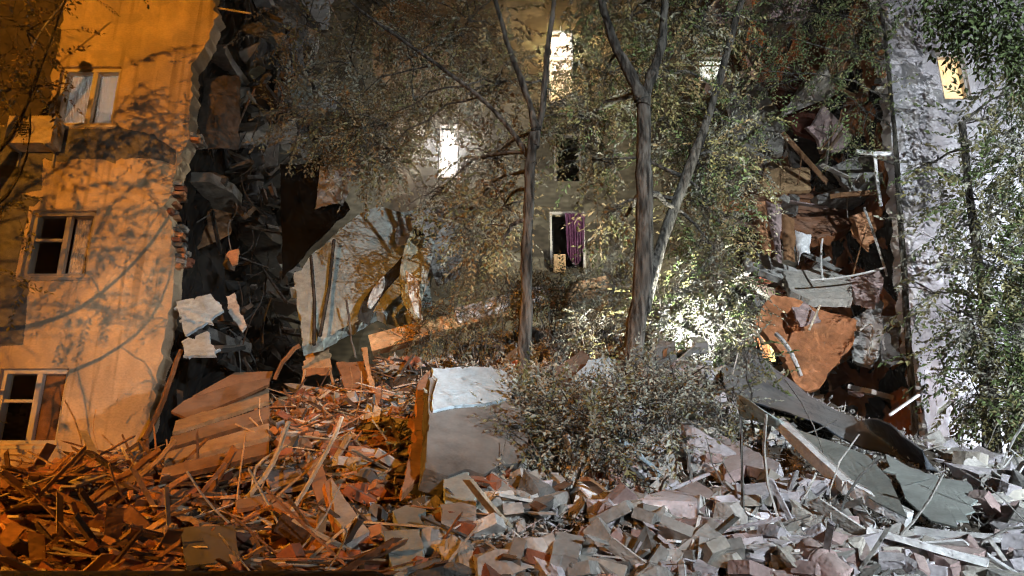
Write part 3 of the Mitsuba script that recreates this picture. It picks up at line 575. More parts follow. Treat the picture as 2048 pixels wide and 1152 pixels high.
# ------------------------------------------------------------------ large pieces of wreckage, one by one
def bars(key, name, pts_list, rad, mat_='m_debris', pal=None):
    for pts in pts_list: part(key, name, tube(pts, rad), mat_, pal=pal)
U = lambda px, py, d=.14: G(px, py, d)
Gp = lambda px, py, dy=0.0: W(px, py, G(px, py)[1] + dy)
k = thing('wall_slab', 'large pale wall slab with dark stripes leaning over the black hollow', 'concrete slab')
part(k, 'slab', plane_slab([(588, 545), (603, 540), (622, 512), (650, 488), (665, 470), (722, 425), (757, 413), (800, 424), (850, 418), (905, 410), (918, 438), (872, 470), (866, 520), (858, 570), (840, 630), (800, 642), (752, 622), (700, 650), (640, 682), (606, 692)], (12.5, 12.7, 14.2), .24, .10, .03, .12), 'm_debris', pal=P['green_grey'], var=.6)
for a, b in (((668, 480), (640, 672)), ((622, 512), (628, 690))): part(k, 'pipe', tube([W(*a, 13.45), W((a[0] + b[0]) / 2 + 4, (a[1] + b[1]) / 2, 12.95), W(*b, 12.35)], .03), 'm_debris', pal=P['soot'], label='dark pipe across the pale slab')  # dark tubes stand in for shadow stripes on the slab
single('wall_slab', 'long pale slab lying level across the top of the leaning slab', 'concrete slab', plane_slab([(800, 432), (850, 420), (905, 408), (918, 436), (880, 452), (830, 462), (790, 478)], (13.4, 13.2, 13.7), .2, .1, .02), 'm_debris', pal=P['pale'])
single('cloth_strip', 'dark strap of cloth hanging down across the pale slab', 'cloth', sheet([W(828, 452, 12.8), W(780, 540, 12.6), W(738, 585, 12.4), W(715, 640, 12.2)], [W(850, 470, 12.9), W(800, 550, 12.7), W(758, 600, 12.5), W(740, 650, 12.3)], 16, 6, .02, .04, 3), 'm_debris', True, P['soot'])
single('torn_sheet', 'curled pale sheet below the long level slab', 'torn sheet', sheet([W(820, 468, 12.5), W(800, 540, 12.4), W(805, 600, 12.3), W(838, 650, 12.2)], [W(870, 478, 12.7), W(858, 540, 12.5), W(846, 590, 12.4), W(845, 645, 12.2)], 16, 8, .015, .09, 5), 'm_debris', True, P['green_grey'], var=.7)
single('torn_sheet', 'pale pointed flap with a hole beside the dark strap', 'torn sheet', sheet([W(768, 552, 12.2), W(745, 580, 12.1), W(735, 615, 12.0)], [W(770, 565, 12.3), W(762, 590, 12.2), W(740, 618, 12.1)], 12, 6, .015, .04, 6), 'm_debris', True, P['pale'])
single('torn_sheet', 'narrow white flap standing beside the curled sheet', 'torn sheet', sheet([W(812, 540, 12.0), W(818, 590, 11.9), W(830, 628, 11.8)], [W(838, 560, 12.1), W(840, 600, 12.0), W(846, 640, 11.9)], 12, 6, .015, .05, 8), 'm_debris', True, P['white'], var=.4)
single('wall_slab', 'crumpled grey plaster slab right of the curled sheet', 'concrete slab', plane_slab([(860, 480), (905, 455), (925, 490), (915, 540), (870, 560), (850, 520)], (13.1, 13, 13.5), .2, .08, .04, .1), 'm_debris', pal=P['mid'])
k = thing('fallen_beam', 'long ochre beam lying across the mound under leaves', 'beam')
B0, B1 = Gp(742, 698), Gp(1215, 572); B0[2] += .05; B1[2] += .05
def beam(p, q, w, h, jit=.01, seed=0):
    r = np.random.default_rng(seed); p, q = np.asarray(p, float), np.asarray(q, float); t = unit(q - p); a, b = fr(t); n = 8
    V = np.array([p + (q - p) * s + a * w * u + b * h * v + r.normal(0, jit, 3) for s in np.linspace(0, 1, n) for u, v in ((-.5, -.5), (.5, -.5), (.5, .5), (-.5, .5))]); Fc = []
    for i in range(n - 1):
        for j in range(4): a0, a1 = 4 * i + j, 4 * i + (j + 1) % 4; Fc += [[a0, a1, a1 + 4], [a0, a1 + 4, a0 + 4]]
    e = 4 * (n - 1); Fc += [[0, 2, 1], [0, 3, 2], [e, e + 1, e + 2], [e, e + 2, e + 3]]
    m = trimesh.Trimesh(V, Fc, process=False); m.fix_normals(); return m
part(k, 'timber', beam(B0, B1, .34, .26, .02, 1), 'm_debris', pal=P['tan'])
q0, q1 = B0 + (B1 - B0) * .36 + (0, -.2, .06), B0 + (B1 - B0) * .74 + (0, -.2, .06)
part(k, 'painted_board', beam(q0, q1, .05, .26, .012, 2), 'm_debris', pal=P['white'], label='white painted stretch of the beam')
# upright panel with light-blue top; an orange board paints its sodium-lit side
yk = 8.0
pm = None
single('concrete_slab', 'grey wall panel standing on end, its upper half pale blue', 'concrete panel', pm := plane_slab([(862, 738), (930, 734), (1000, 738), (1026, 754), (1034, 780), (1056, 806), (1046, 850), (1058, 890), (1040, 926), (1000, 930), (968, 948), (930, 936), (896, 950), (850, 935)], (7.6, 7.9, 8.6), .2, .07, .014, .05), 'm_debris', pal=P['dark'], var=.85)
single('plaster_sheet', 'pale blue plaster sheet on the upright grey panel', 'plaster sheet', plane_slab([(864, 736), (930, 734), (1000, 738), (1026, 752), (1024, 796), (970, 806), (900, 812), (866, 820)], None, .03, .06, .014, plane=(pm.metadata['plane'][0] - pm.metadata['plane'][2] * .035, *pm.metadata['plane'][1:])), 'm_debris', pal=P['blue'], var=.9)
single('board', 'tall orange-brown board leaning against the upright grey panel', 'board', plane_slab([(838, 762), (862, 738), (858, 850), (848, 938), (808, 985), (803, 975), (822, 900)], (7.2, 7.3, 8.9), .07, .08, .012), 'm_debris', pal=P['orange_brick'], var=.7)
single('concrete_block', 'pale blue broken block between the feet of the two trees', 'concrete block', plane_slab([(1128, 805), (1142, 768), (1166, 756), (1176, 722), (1216, 716), (1242, 750), (1244, 790), (1216, 808)], (8.5, 8.7, 9.2), .5, .08, .02, .1), 'm_debris', pal=P['blue'], var=.75)
single('board', 'dark board tipped into the hollow between the trees', 'board', plane_slab([(1105, 740), (1165, 700), (1190, 725), (1150, 775), (1118, 770)], (9.2, 9.2, 9.6), .05), 'm_debris', pal=P['dark_wood'])  # dark colour put in for the shade of the hollow
# plank panel on the left
k = thing('plank_panel', 'big brown panel of slanting planks lying on the orange heap', 'plank panel')
def lerp2(a, b, t): return (a[0] + (b[0] - a[0]) * t, a[1] + (b[1] - a[1]) * t)
L0, L1, R0, R1 = (352, 838), (318, 962), (538, 772), (538, 912)
for i in range(4):
    a, b = i / 4 + .03 + .008 * (i % 2), (i + 1) / 4 - .035
    part(k, 'plank', plane_slab([lerp2(L0, L1, a), lerp2(R0, R1, a), lerp2(R0, R1, b), lerp2(L0, L1, b)], (6.7, 6.6 + .05 * (i % 2), 8.2 - .42 * i), .05, .2, .006), 'm_debris', pal=P['brown'] if i % 2 else P['tan'], var=.3)
k = thing('plank_panel', 'smaller brown panel behind the slanting planks, partly covered', 'plank panel')
for i, qd in enumerate(([(385, 792), (470, 745), (545, 742), (540, 758), (470, 772), (400, 806)], [(342, 822), (370, 800), (470, 768), (540, 756), (538, 768), (380, 838)])):
    part(k, 'plank', plane_slab(qd, (8.2 - .3 * i, 8.3 - .3 * i, 8.9 - .3 * i), .04, .2, .006), 'm_debris', pal=P['brown'])
ys = G(630, 778)[1] - .3
k = thing('wooden_stool', 'orange wooden stool standing askew on the heap', 'stool')
part(k, 'apron', plane_slab([(604, 737), (665, 735), (662, 750), (607, 752)], (ys + .1, ys + .1, ys + .12), .03), 'm_debris', pal=P['brown'])
part(k, 'seat', plane_slab([(612, 694), (658, 692), (664, 734), (604, 736)], (ys + .6, ys + .6, ys + 1.0), .04), 'm_debris', pal=P['tan'], var=.9)
for a, b in (((658, 735), (672, 786)), ((610, 740), (602, 782))): part(k, 'leg', tube([W(*a, ys + .12), W(*b, ys)], .022, 5), 'm_debris', pal=P['tan'])
single('board', 'brown board standing right of the orange stool', 'board', plane_slab([(672, 724), (728, 722), (744, 776), (690, 776)], (8.9, 8.9, 9.3), .04), 'm_debris', pal=P['brown'])
single('board', 'narrow tan board propped at the right edge of the standing brown board', 'board', plane_slab([(722, 696), (732, 694), (748, 774), (740, 776)], (8.8, 8.8, 9.2), .04), 'm_debris', pal=P['tan'])
yr_ = G(569, 982)[1] - .12
k = thing('ribbed_panel', 'small ribbed panel with white edge tilted on the orange heap', 'ribbed panel')
part(k, 'sheet', plane_slab([(522, 942), (598, 934), (616, 972), (546, 982)], (5.6, 5.6, 6.1), .03, .2, .003), 'm_debris', pal=P['pink'], var=.5)
for i in range(7):
    a, b = lerp2((526, 943), (598, 935), (i + .5) / 7), lerp2((550, 980), (614, 972), (i + .5) / 7)
    part(k, 'rib', tube([W(*a, yr_ + .42), W(*b, yr_ - .03)], .016, 5), 'm_debris', pal=P['cream'])
part(k, 'edge_strip', tube([W(544, 983, yr_ - .04), W(617, 973, yr_ - .04)], .018, 5), 'm_debris', pal=P['white'])
k = thing('concrete_block', 'wedge-shaped concrete block with a bright orange painted face', 'concrete block')
part(k, 'orange_face', plane_slab([(650, 966), (664, 954), (690, 1000), (706, 1040), (692, 1080), (664, 1030)], (4.5, 4.6, 5.1), .05, .1, .008), 'm_debris', pal=P['orange_brick'], var=.95)  # one face orange, the core pale
part(k, 'core', plane_slab([(664, 958), (700, 1010), (738, 1062), (690, 1086), (668, 1034)], (4.66, 4.7, 5.2), .3, .1, .012), 'm_debris', pal=P['pale'])
for i, (pp, dp, pl, lb_) in enumerate([
    ([(786, 1022), (812, 1010), (852, 1016), (846, 1052), (800, 1050)], (4.6, 4.6, 4.9), 'green_grey', 'grey slab piece tipped above the large grey sheet in front'),
    ([(768, 1062), (838, 1058), (846, 1100), (852, 1150), (790, 1146), (776, 1100)], (4.2, 4.2, 4.6), 'green_grey', 'large smooth grey sheet of concrete at the front of the heap'),
    ([(885, 952), (926, 934), (956, 966), (946, 1002), (892, 1002)], (5.3, 5.3, 5.8), 'green_grey', 'five-sided grey slab below the upright panel'),
    ([(966, 958), (990, 944), (994, 964), (980, 972)], (5.7, 5.7, 5.8), 'white', 'small white tile standing up right of the five-sided slab'),
    ([(1050, 796), (1092, 770), (1100, 800), (1070, 830)], (8.6, 8.6, 8.9), 'mid', 'grey slab piece behind the slender trunk'),
    ([(880, 1008), (950, 1000), (952, 1032), (884, 1042)], (4.8, 4.8, 5.0), 'mid', 'flat grey slab with dark gaps above the long lintel'),
    ([(1472, 968), (1616, 963), (1618, 986), (1474, 994)], (5.5, 5.5, 5.6), 'lavender', 'long flat lavender-grey slab jutting from the pale rubble'),
    ([(1390, 1070), (1410, 1050), (1420, 1075), (1396, 1104)], (4.3, 4.3, 4.5), 'white', 'upright pale wedge of concrete in the pale rubble'),
    ([(1430, 865), (1560, 925), (1550, 948), (1490, 930), (1425, 880)], (6.8, 6.4, 7.2), 'lavender', 'broad pale plank slab slanting down the pale rubble'),
    ([(1340, 985), (1392, 960), (1440, 990), (1400, 1018)], (5.0, 5.0, 5.5), 'pink', 'pinkish slab among the pale rubble under the shrub'),
    ([(1440, 900), (1480, 880), (1500, 925), (1450, 950)], (6.0, 6.0, 6.6), 'pink', 'pinkish broken slab below the broad pale plank slab'),
    ([(1850, 1085), (1940, 1070), (1975, 1100), (1900, 1130)], (4.3, 4.3, 4.6), 'pink', 'rust-stained slab at the lower right corner of the heap')]):
    single('concrete_slab', lb_, 'concrete slab', plane_slab(pp, dp, .09 if pl != 'white' else .05, .09, .012), 'm_debris', pal=P[pl])
EXC.append(Polygon([(940, 1120), (1100, 1070), (1170, 1060), (1165, 1125), (1000, 1155)]))
for pp, dp, pl, lb_ in [([(556, 1046), (598, 1032), (660, 1072), (640, 1092)], (4.6, 4.6, 5.0), 'tan', 'tan board in the front of the orange heap left of the wedge block'), ([(540, 1010), (560, 1000), (650, 1040), (640, 1054)], (4.8, 4.8, 5.1), 'orange_brick', 'orange board above the tan board left of the wedge block'),
                       ([(360, 1056), (470, 1050), (482, 1120), (372, 1132)], (4.6, 4.6, 5.0), 'tarp', 'dark board standing behind the pinkish post'), ([(70, 1078), (118, 1034), (142, 1048), (92, 1096)], (4.9, 4.9, 5.2), 'orange_brick', 'small orange board tilted at the far left of the heap'),
                       ([(4, 1118), (112, 1124), (66, 1150), (22, 1150)], (4.6, 4.6, 5.0), 'tan', 'tan board flat in the lower left corner'), ([(610, 930), (640, 912), (660, 985), (636, 1005)], (5.6, 5.6, 6.0), 'orange_brick', 'upright orange board right of the ribbed panel'),
                       ([(470, 1000), (560, 985), (566, 1002), (474, 1018)], (5.2, 5.2, 5.5), 'brown', 'brown plank lying level below the ribbed panel'), ([(150, 1010), (300, 925), (312, 938), (164, 1026)], (6.0, 6.0, 6.8), 'brown', 'long brown plank lying up the slope below the ochre wall')]:
    single('board', lb_, 'board', plane_slab(pp, dp, .03, .2, .006), 'm_debris', pal=P[pl])
k = thing('lintel', 'long broken concrete lintel lying at the front of the heap', 'lintel')
part(k, 'beam', beam(U(950, 1138, .13), U(1112, 1092, .13), .22, .15, .012, 5), 'm_debris', pal=P['pale'], var=.7)
k = thing('masonry_lump', 'lump of broken masonry with four bricks at the end of the lintel', 'masonry')
part(k, 'mortar', plane_slab([(1112, 1062), (1166, 1072), (1156, 1116), (1104, 1108)], (4.25, 4.3, 4.45), .14, .05, .012), 'm_debris', pal=P['pale'])
for i in range(4): part(k, 'brick', plane_slab([(1110 + 14 * i, 1060 + 3.4 * i), (1121 + 14 * i, 1063 + 3.4 * i), (1117 + 14 * i, 1088 + 3.4 * i), (1106 + 14 * i, 1085 + 3.4 * i)], (4.2, 4.22, 4.36), .06, .05, .004), 'm_debris', pal=P['orange_brick' if i % 2 else 'brick'])
single('pipe', 'thick brownish pipe stub lying at the bottom of the pale rubble', 'pipe', cat_([tube([U(1612, 1100), U(1650, 1130), U(1690, 1160)], .075, 12), tube([U(1640, 1122), U(1650, 1130)], .088, 12)]), 'm_debris', True, P['pink'])
# gutter, sheets and boards on the right
U = lambda px, py, d=.14: G(px, py, d)
k = thing('metal_gutter', 'bent white metal gutter running down the right of the mound', 'gutter')
g0, g1, g2 = U(1556, 846, .34), U(1692, 974, .26), U(1818, 1040, .2)
for i, (a_, b_) in enumerate(((g0, g1), (g1, g2))):
    part(k, 'length', beam(a_, b_, .055, .085, .003, 60 + i), 'm_debris', pal=P['white'], var=.95)
    part(k, 'rim', beam(a_ + (.05, .05, .045), b_ + (.05, .05, .045), .02, .02, .002, 63 + i), 'm_debris', pal=P['pale'])
single('roof_sheet', 'smooth pale green roofing sheet right of the gutter', 'sheet metal', plane_slab([(1570, 850), (1650, 878), (1735, 906), (1778, 952), (1814, 1030), (1755, 1002), (1700, 968), (1640, 912)], (6.2, 5.6, 7.2), .012, .3, .006, .12), 'm_sheen', pal=P['green_grey'], var=.35)
single('roof_sheet', 'ragged pale green roofing sheet below the white block', 'sheet metal', plane_slab([(1770, 905), (1850, 942), (1935, 965), (1956, 1000), (1940, 1010), (1952, 1024), (1928, 1030), (1938, 1048), (1912, 1046), (1916, 1060), (1860, 1042), (1820, 1004)], (5.6, 5.6, 6.9), .012, .12, .012, .16), 'm_sheen', pal=P['green_grey'], var=.2)
single('roof_sheet', 'dark blue-grey roofing sheet sagging down the right slope', 'sheet metal', sheet([W(1405, 650, 11.2), W(1500, 700, 11.2), W(1600, 770, 10.8), U(1720, 840, .3), U(1840, 900, .3)], [U(1450, 780, .3), U(1530, 810, .25), U(1620, 850, .25), U(1720, 890, .2), U(1850, 940, .15)], 40, 26, .015, .09, 34, 1.5), 'm_sheen', True, P['tarp'], var=.5)
single('roof_sheet', 'pale mint triangle of roofing sheet above the gutter', 'sheet metal', sheet([U(1470, 785, .5), U(1520, 815, .5), U(1575, 850, .4)], [U(1480, 832, .3), U(1515, 845, .3), U(1560, 856, .35)], 12, 6, .012, .04, 36), 'm_sheen', True, P['green_grey'], var=.9)
A_, B_, C_ = U(1732, 1060, .12), U(1980, 1128, .12), U(1860, 1080, .16)
u_ = unit(B_ - A_); n_ = np.cross(u_, C_ - A_); n_ /= np.linalg.norm(n_); BP = (A_, u_, n_ if n_[1] > 0 else -n_)
EXC.append(Polygon([(1732, 1050), (1990, 1120), (1985, 1150), (1740, 1085)]))
single('board', 'long white board at the lower right of the heap', 'board', beam(U(1738, 1062, .2), U(1978, 1126, .2), .14, .035, .004, 9), 'm_debris', pal=P['white'], var=.7)
single('board', 'narrow pale board running from the gutter to the white board', 'board', plane_slab([(1680, 985), (1694, 980), (1752, 1046), (1738, 1052)], (4.9, 4.9, 5.9), .03, .2, .006), 'm_debris', pal=P['white'], var=.3)
single('board', 'short white strip lying level right of the ragged roofing sheet', 'board', plane_slab([(1830, 1052), (1900, 1062), (2005, 1068), (2004, 1076), (1900, 1074), (1828, 1066)], (5.4, 5.4, 5.5), .03, .2, .006), 'm_debris', pal=P['white'], var=.3)
EXC += [Polygon(z_).buffer(0) for z_ in ([(1550, 838), (1650, 925), (1700, 972), (1760, 1000), (1822, 1036), (1810, 1060), (1740, 1030), (1670, 985), (1560, 870)], [(1568, 848), (1735, 905), (1780, 950), (1815, 1030), (1755, 1005), (1650, 930)], [(1760, 900), (1900, 945), (1955, 980), (1935, 1065), (1840, 1030)], [(1405, 650), (1600, 770), (1840, 900), (1850, 945), (1720, 900), (1570, 850), (1450, 790)], [(1468, 780), (1575, 848), (1560, 860), (1480, 835)],
       [(318, 820), (545, 745), (545, 915), (318, 970)], [(740, 680), (1215, 560), (1215, 600), (760, 720)], [(600, 690), (745, 690), (745, 780), (600, 785)], [(1125, 710), (1245, 710), (1245, 810), (1125, 810)], [(1075, 640), (1250, 610), (1250, 740), (1075, 760)])]
# hanging wreckage of the brown section on the right
for nm, pp, dp, pl, lb_, th in [
    ('hanging_fragment', [(1510, 640), (1545, 588), (1600, 598), (1640, 622), (1714, 640), (1704, 690), (1660, 745), (1640, 778), (1598, 782), (1558, 700)], (12.3, 12.6, 12.9), 'rust', 'big rust-orange panel hanging at the foot of the brown section', .12),
    ('hanging_fragment', [(1585, 612), (1610, 600), (1642, 640), (1600, 648)], (12.2, 12.2, 12.45), 'pink', 'grey-pink scrap stuck on the big rust-orange panel', .05),
    ('floor_slab', [(1492, 395), (1540, 385), (1610, 378), (1690, 398), (1742, 410), (1690, 462), (1622, 482), (1560, 456), (1520, 438)], (13.6, 14.2, 15.2), 'rust', 'sagging rust-brown floor slab in the middle of the brown section', .2),
    ('hanging_fragment', [(1530, 338), (1620, 336), (1622, 380), (1560, 384), (1520, 386)], (14.6, 14.8, 14.9), 'tan', 'ochre panel just above the sagging floor slab', .1),
    ('hanging_fragment', [(1490, 150), (1530, 175), (1570, 255), (1566, 305), (1530, 320), (1470, 290), (1455, 200)], (14.8, 14.6, 15.2), 'plaster', 'grey-brown wall piece hanging beside the tree at the top of the gap', .15),
    ('hanging_fragment', [(1602, 80), (1668, 78), (1664, 130), (1640, 170), (1608, 150)], (14.4, 14.4, 14.8), 'rust', 'rust-red panel near the top of the brown section', .1),
    ('hanging_fragment', [(1530, 170), (1598, 148), (1640, 190), (1680, 250), (1640, 280), (1590, 262), (1560, 215)], (14.6, 14.4, 15.0), 'dark_red', 'dark red-brown panel hanging below the rust-red one', .1),
    ('hanging_fragment', [(1570, 260), (1640, 240), (1655, 330), (1600, 380), (1580, 320)], (15.0, 15.0, 15.2), 'cloth', 'dark upright panel left of the pipe cross', .1),
    ('hanging_fragment', [(1662, 335), (1700, 318), (1752, 312), (1760, 360), (1722, 388), (1690, 370)], (14.0, 13.8, 14.2), 'mid', 'grey panel behind the pipe cross', .1),
    ('hanging_fragment', [(1700, 434), (1744, 424), (1752, 460), (1738, 500), (1704, 470)], (13.6, 13.5, 13.8), 'orange_brick', 'small orange panel below the pipe cross', .08),
    ('floor_slab', [(1565, 545), (1640, 538), (1700, 556), (1705, 600), (1620, 598), (1580, 580)], (12.9, 13.0, 13.8), 'plaster', 'pinkish grey slab above the big rust-orange panel', .16),
    ('floor_slab', [(1698, 560), (1758, 540), (1768, 560), (1752, 605), (1712, 598)], (13.2, 13.1, 13.6), 'pink', 'pink slab hanging at the edge of the white block', .14),
    ('floor_slab', [(1500, 480), (1545, 520), (1600, 545), (1560, 560), (1490, 530)], (13.6, 13.6, 14.0), 'mid', 'grey slab lying at the left end of the brown section', .16),
    ('hanging_fragment', [(1700, 640), (1760, 600), (1770, 700), (1740, 730), (1705, 720)], (13.4, 13.2, 13.6), 'mid', 'grey panel right of the big rust-orange panel', .1),
    ('hanging_fragment', [(1760, 655), (1795, 655), (1800, 720), (1764, 724)], (13.2, 13.2, 13.4), 'dark', 'square dark panel at the foot of the white block', .1)]:
    single(nm, lb_, 'floor slab' if nm == 'floor_slab' else 'panel', plane_slab(pp, dp, th, .1, .022, .10), 'm_debris', pal=P[pl])
bl = [((1500, 398), (1530, 402), (1528, 470), (1542, 512), 'orange_brick', 'orange hanging blanket'), ((1530, 400), (1562, 410), (1550, 470), (1562, 528), 'pink', 'pinkish hanging blanket'), ((1562, 420), (1590, 440), (1568, 480), (1590, 525), 'brown', 'brown hanging blanket'), ((1590, 460), (1622, 468), (1596, 490), (1618, 510), 'white', 'white hanging towel')]
for (a, b, c, d, pl, lb_) in bl:
    single('hanging_cloth', lb_ + ' under the sagging floor slab', 'cloth', sheet([W(*a, 13.5), W((a[0] + b[0]) / 2, (a[1] + b[1]) / 2 + 3, 13.4), W(*b, 13.5)], [W(c[0], c[1] + 40, 13.3), W((c[0] + d[0]) / 2, d[1] - 5, 13.25), W(*d, 13.3)], 20, 10, .012, .05, len(labels), 5), 'm_debris', True, P[pl], var=.5)
k = thing('pipe_cross', 'white T-shaped pipe sticking out at the edge of the brown section', 'pipe')
part(k, 'crossbar', tube([W(1712, 303, 13.1), W(1745, 307, 13.1), W(1786, 308, 13.1)], .045), 'm_sheen', pal=P['white'], var=.9)
part(k, 'post', tube([W(1750, 308, 13.1), W(1753, 350, 13.1), W(1762, 412, 13.1)], .03), 'm_sheen', pal=P['white'], var=.7)
def rods(data, name, cat, label, r, pal, group=None, m='m_debris'):
    for pts in data:
        single(name, label, cat, tube(spline([W(*q) for q in pts], 8), r, 5), m, pal=P[pal], group=group)
for pts, lb_, pl, rr in [([(1728, 415, 13), (1748, 470, 12.9), (1774, 552, 12.8)], 'long pale rod slanting down below the pipe cross', 'pale', .022), ([(1645, 478, 13.2), (1642, 510, 13.1), (1646, 562, 12.9)], 'short pale rod hanging below the sagging slab', 'pale', .02),
                   ([(1640, 610, 12.1), (1618, 660, 12)], 'pale stick on the big rust-orange panel', 'cream', .018), ([(1552, 668, 12.2), (1572, 690, 12), (1602, 752, 11.9)], 'pale strip along the left edge of the rust-orange panel', 'pale', .035),
                   ([(1720, 660, 12.9), (1735, 650, 12.9), (1732, 720, 12.8)], 'bent grey rod right of the rust-orange panel', 'pale', .018), ([(1780, 830, 10.5), (1838, 790, 10.8)], 'short white stick in the dark rubble under the white block', 'white', .022),
                   ([(430, 15, 13.2), (502, 27, 13)], 'pale stick at the top of the dark section', 'cream', .02), ([(655, -5, 12), (700, 82, 12.2), (720, 110, 12.3)], 'pale cable hanging from the top among the branches', 'pale', .012),
                   ([(150, -20, 12), (90, 52, 12.2), (60, 100, 12.4)], 'pale cable at the top of the ochre wall', 'pale', .016), ([(130, 105, 12.6), (95, 48, 12.6), (150, 72, 12.8)], 'thin loose wire on the ochre wall above the upper window', 'cream', .008),
                   ([(1490, 640, 11.5), (1530, 690, 11.3)], 'tan stick at the left end of the rust-orange panel', 'tan', .02), ([(1620, 560, 12.7), (1700, 552, 12.7), (1770, 535, 12.6)], 'pale rail lying across the pink slabs', 'pale', .02)]:
    single('rod', lb_, 'rod', tube(spline([W(*q) for q in pts], 8), rr, 5), 'm_debris', pal=P[pl])
# hanging wreckage of the dark section on the left
for nm, pp, dp, pl, lb_, th in [
    ('wall_scrap', [(352, 602), (420, 588), (446, 618), (402, 650), (368, 668)], (12.6, 12.7, 13.0), 'blue', 'pale blue scrap of wall at the broken edge of the ochre block', .06),
    ('wall_scrap', [(362, 682), (416, 660), (432, 712), (366, 710)], (12.4, 12.4, 12.7), 'blue', 'lower pale blue scrap below the first one', .06),
    ('wall_scrap', [(486, 120), (520, 128), (560, 160), (545, 168), (500, 150)], (16, 16.6, 16.6), 'green_grey', 'grey-green scrap high in the dark section', .06),
    ('wall_scrap', [(575, 170), (620, 165), (628, 205), (590, 210)], (17, 17, 17), 'green_grey', 'grey-green scrap at the right edge of the dark section', .06),
    ('wall_scrap', [(452, 592), (468, 585), (492, 650), (486, 662), (466, 640)], (13.4, 13.4, 13.8), 'pale', 'pale torn scrap above the plank panels', .05),
    ('wall_scrap', [(362, 330), (385, 322), (402, 380), (392, 410), (366, 380)], (14.6, 14.6, 14.7), 'plaster', 'grey chunk of wall caught on the broken edge', .1),
    ('hanging_fragment', [(400, 40), (470, 60), (480, 140), (430, 150), (395, 100)], (15.6, 16, 16), 'dark', 'dark panel at the top of the broken edge', .1),
    ('hanging_fragment', [(480, 265), (590, 240), (594, 262), (590, 280), (484, 290)], (15, 16.5, 16), 'mid', 'broken floor edge crossing the dark section', .12),
    ('hanging_fragment', [(505, 270), (560, 262), (556, 330), (500, 340)], (15.2, 16, 16), 'dark', 'dark panel below the broken floor edge', .1),
    ('wall_scrap', [(450, 505), (478, 498), (474, 526), (462, 530)], (13.2, 13.2, 13.3), 'orange_brick', 'small orange scrap low in the dark section', .05)]:
    single(nm, lb_, 'panel' if nm[0] == 'h' else 'wall scrap', plane_slab(pp, dp, th, .08, .02, .08), 'm_debris', pal=P[pl])
for i, (a, b, c, d, pl, lb_) in enumerate([((384, 150), (480, 148), (376, 300), (478, 300), 'cloth', 'dark cloth hanging like a tent from the broken edge'), ((390, 160), (410, 160), (395, 285), (418, 300), 'brown', 'brown strip of cloth over the dark hanging cloth'), ((560, 330), (640, 310), (565, 560), (700, 420), 'soot', 'black sheet hanging in the hollow behind the pale slab'),  # the black sheet is added to stand for the shade of the hollow
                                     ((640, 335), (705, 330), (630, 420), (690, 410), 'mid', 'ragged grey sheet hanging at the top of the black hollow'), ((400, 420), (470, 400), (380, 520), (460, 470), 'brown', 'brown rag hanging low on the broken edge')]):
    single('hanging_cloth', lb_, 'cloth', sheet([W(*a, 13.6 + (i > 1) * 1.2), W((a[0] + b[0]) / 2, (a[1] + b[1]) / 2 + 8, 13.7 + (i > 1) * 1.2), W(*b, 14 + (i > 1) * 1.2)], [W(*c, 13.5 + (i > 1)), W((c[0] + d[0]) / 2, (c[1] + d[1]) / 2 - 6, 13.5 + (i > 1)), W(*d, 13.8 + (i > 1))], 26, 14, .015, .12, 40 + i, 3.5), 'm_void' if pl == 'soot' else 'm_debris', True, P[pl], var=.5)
# air conditioner on the ochre wall
k = thing('air_conditioner', 'old air conditioner box on brackets below the upper window', 'air conditioner')
a0, a1 = W(12, 290, 12.7), W(116, 236, 12.7)
part(k, 'casing', bx(a0[0], a1[0], 12.62, 12.96, a0[2], a1[2]), 'm_debris', pal=P['cream'], var=.3)
rc = trimesh.creation.annulus(.13, .17, .02, sections=28); rc.apply_transform(trimesh.transformations.rotation_matrix(math.pi / 2, [1, 0, 0])); rc.apply_translation((a0[0] + .33, 12.612, (a0[2] + a1[2]) / 2))
part(k, 'fan_ring', rc, 'm_frame_old')
dk = trimesh.creation.cylinder(.13, .01, sections=28); dk.apply_transform(trimesh.transformations.rotation_matrix(math.pi / 2, [1, 0, 0])); dk.apply_translation((a0[0] + .33, 12.614, (a0[2] + a1[2]) / 2)); part(k, 'fan_opening', dk, 'm_black')
for i in range(5): part(k, 'grille_slat', bx(a0[0] + .2, a0[0] + .46, 12.598, 12.606, (a0[2] + a1[2]) / 2 - .1 + .05 * i - .004, (a0[2] + a1[2]) / 2 - .1 + .05 * i + .004), 'm_frame_old')
for x in (a0[0] + .1, a1[0] - .1): part(k, 'bracket', cat_([bx(x - .015, x + .015, 12.62, 12.99, a0[2] - .04, a0[2] - .003), bx(x - .015, x + .015, 12.95, 12.99, a0[2] - .3, a0[2] - .041)]), 'm_metal')
# low wall in front of the viewer
k = thing('low_wall', 'low dark wall along the bottom edge, left of the middle', 'wall')
part(k, 'body', bx(-4, W(770, 1142, 1.7)[0], 1.62, 1.8, 0, W(400, 1143, 1.7)[2] - .04), 'm_debris', pal=P['dark'])
m = trimesh.creation.capsule(height=4.0, radius=.06, count=[12, 16]); m.apply_transform(trimesh.transformations.rotation_matrix(math.pi / 2, [0, 1, 0])); m.apply_translation((W(740, 1142, 1.7)[0] - 2.0, 1.7, W(400, 1141, 1.7)[2] - .06)); part(k, 'coping', m, 'm_debris', smooth=True, pal=P['dark'])
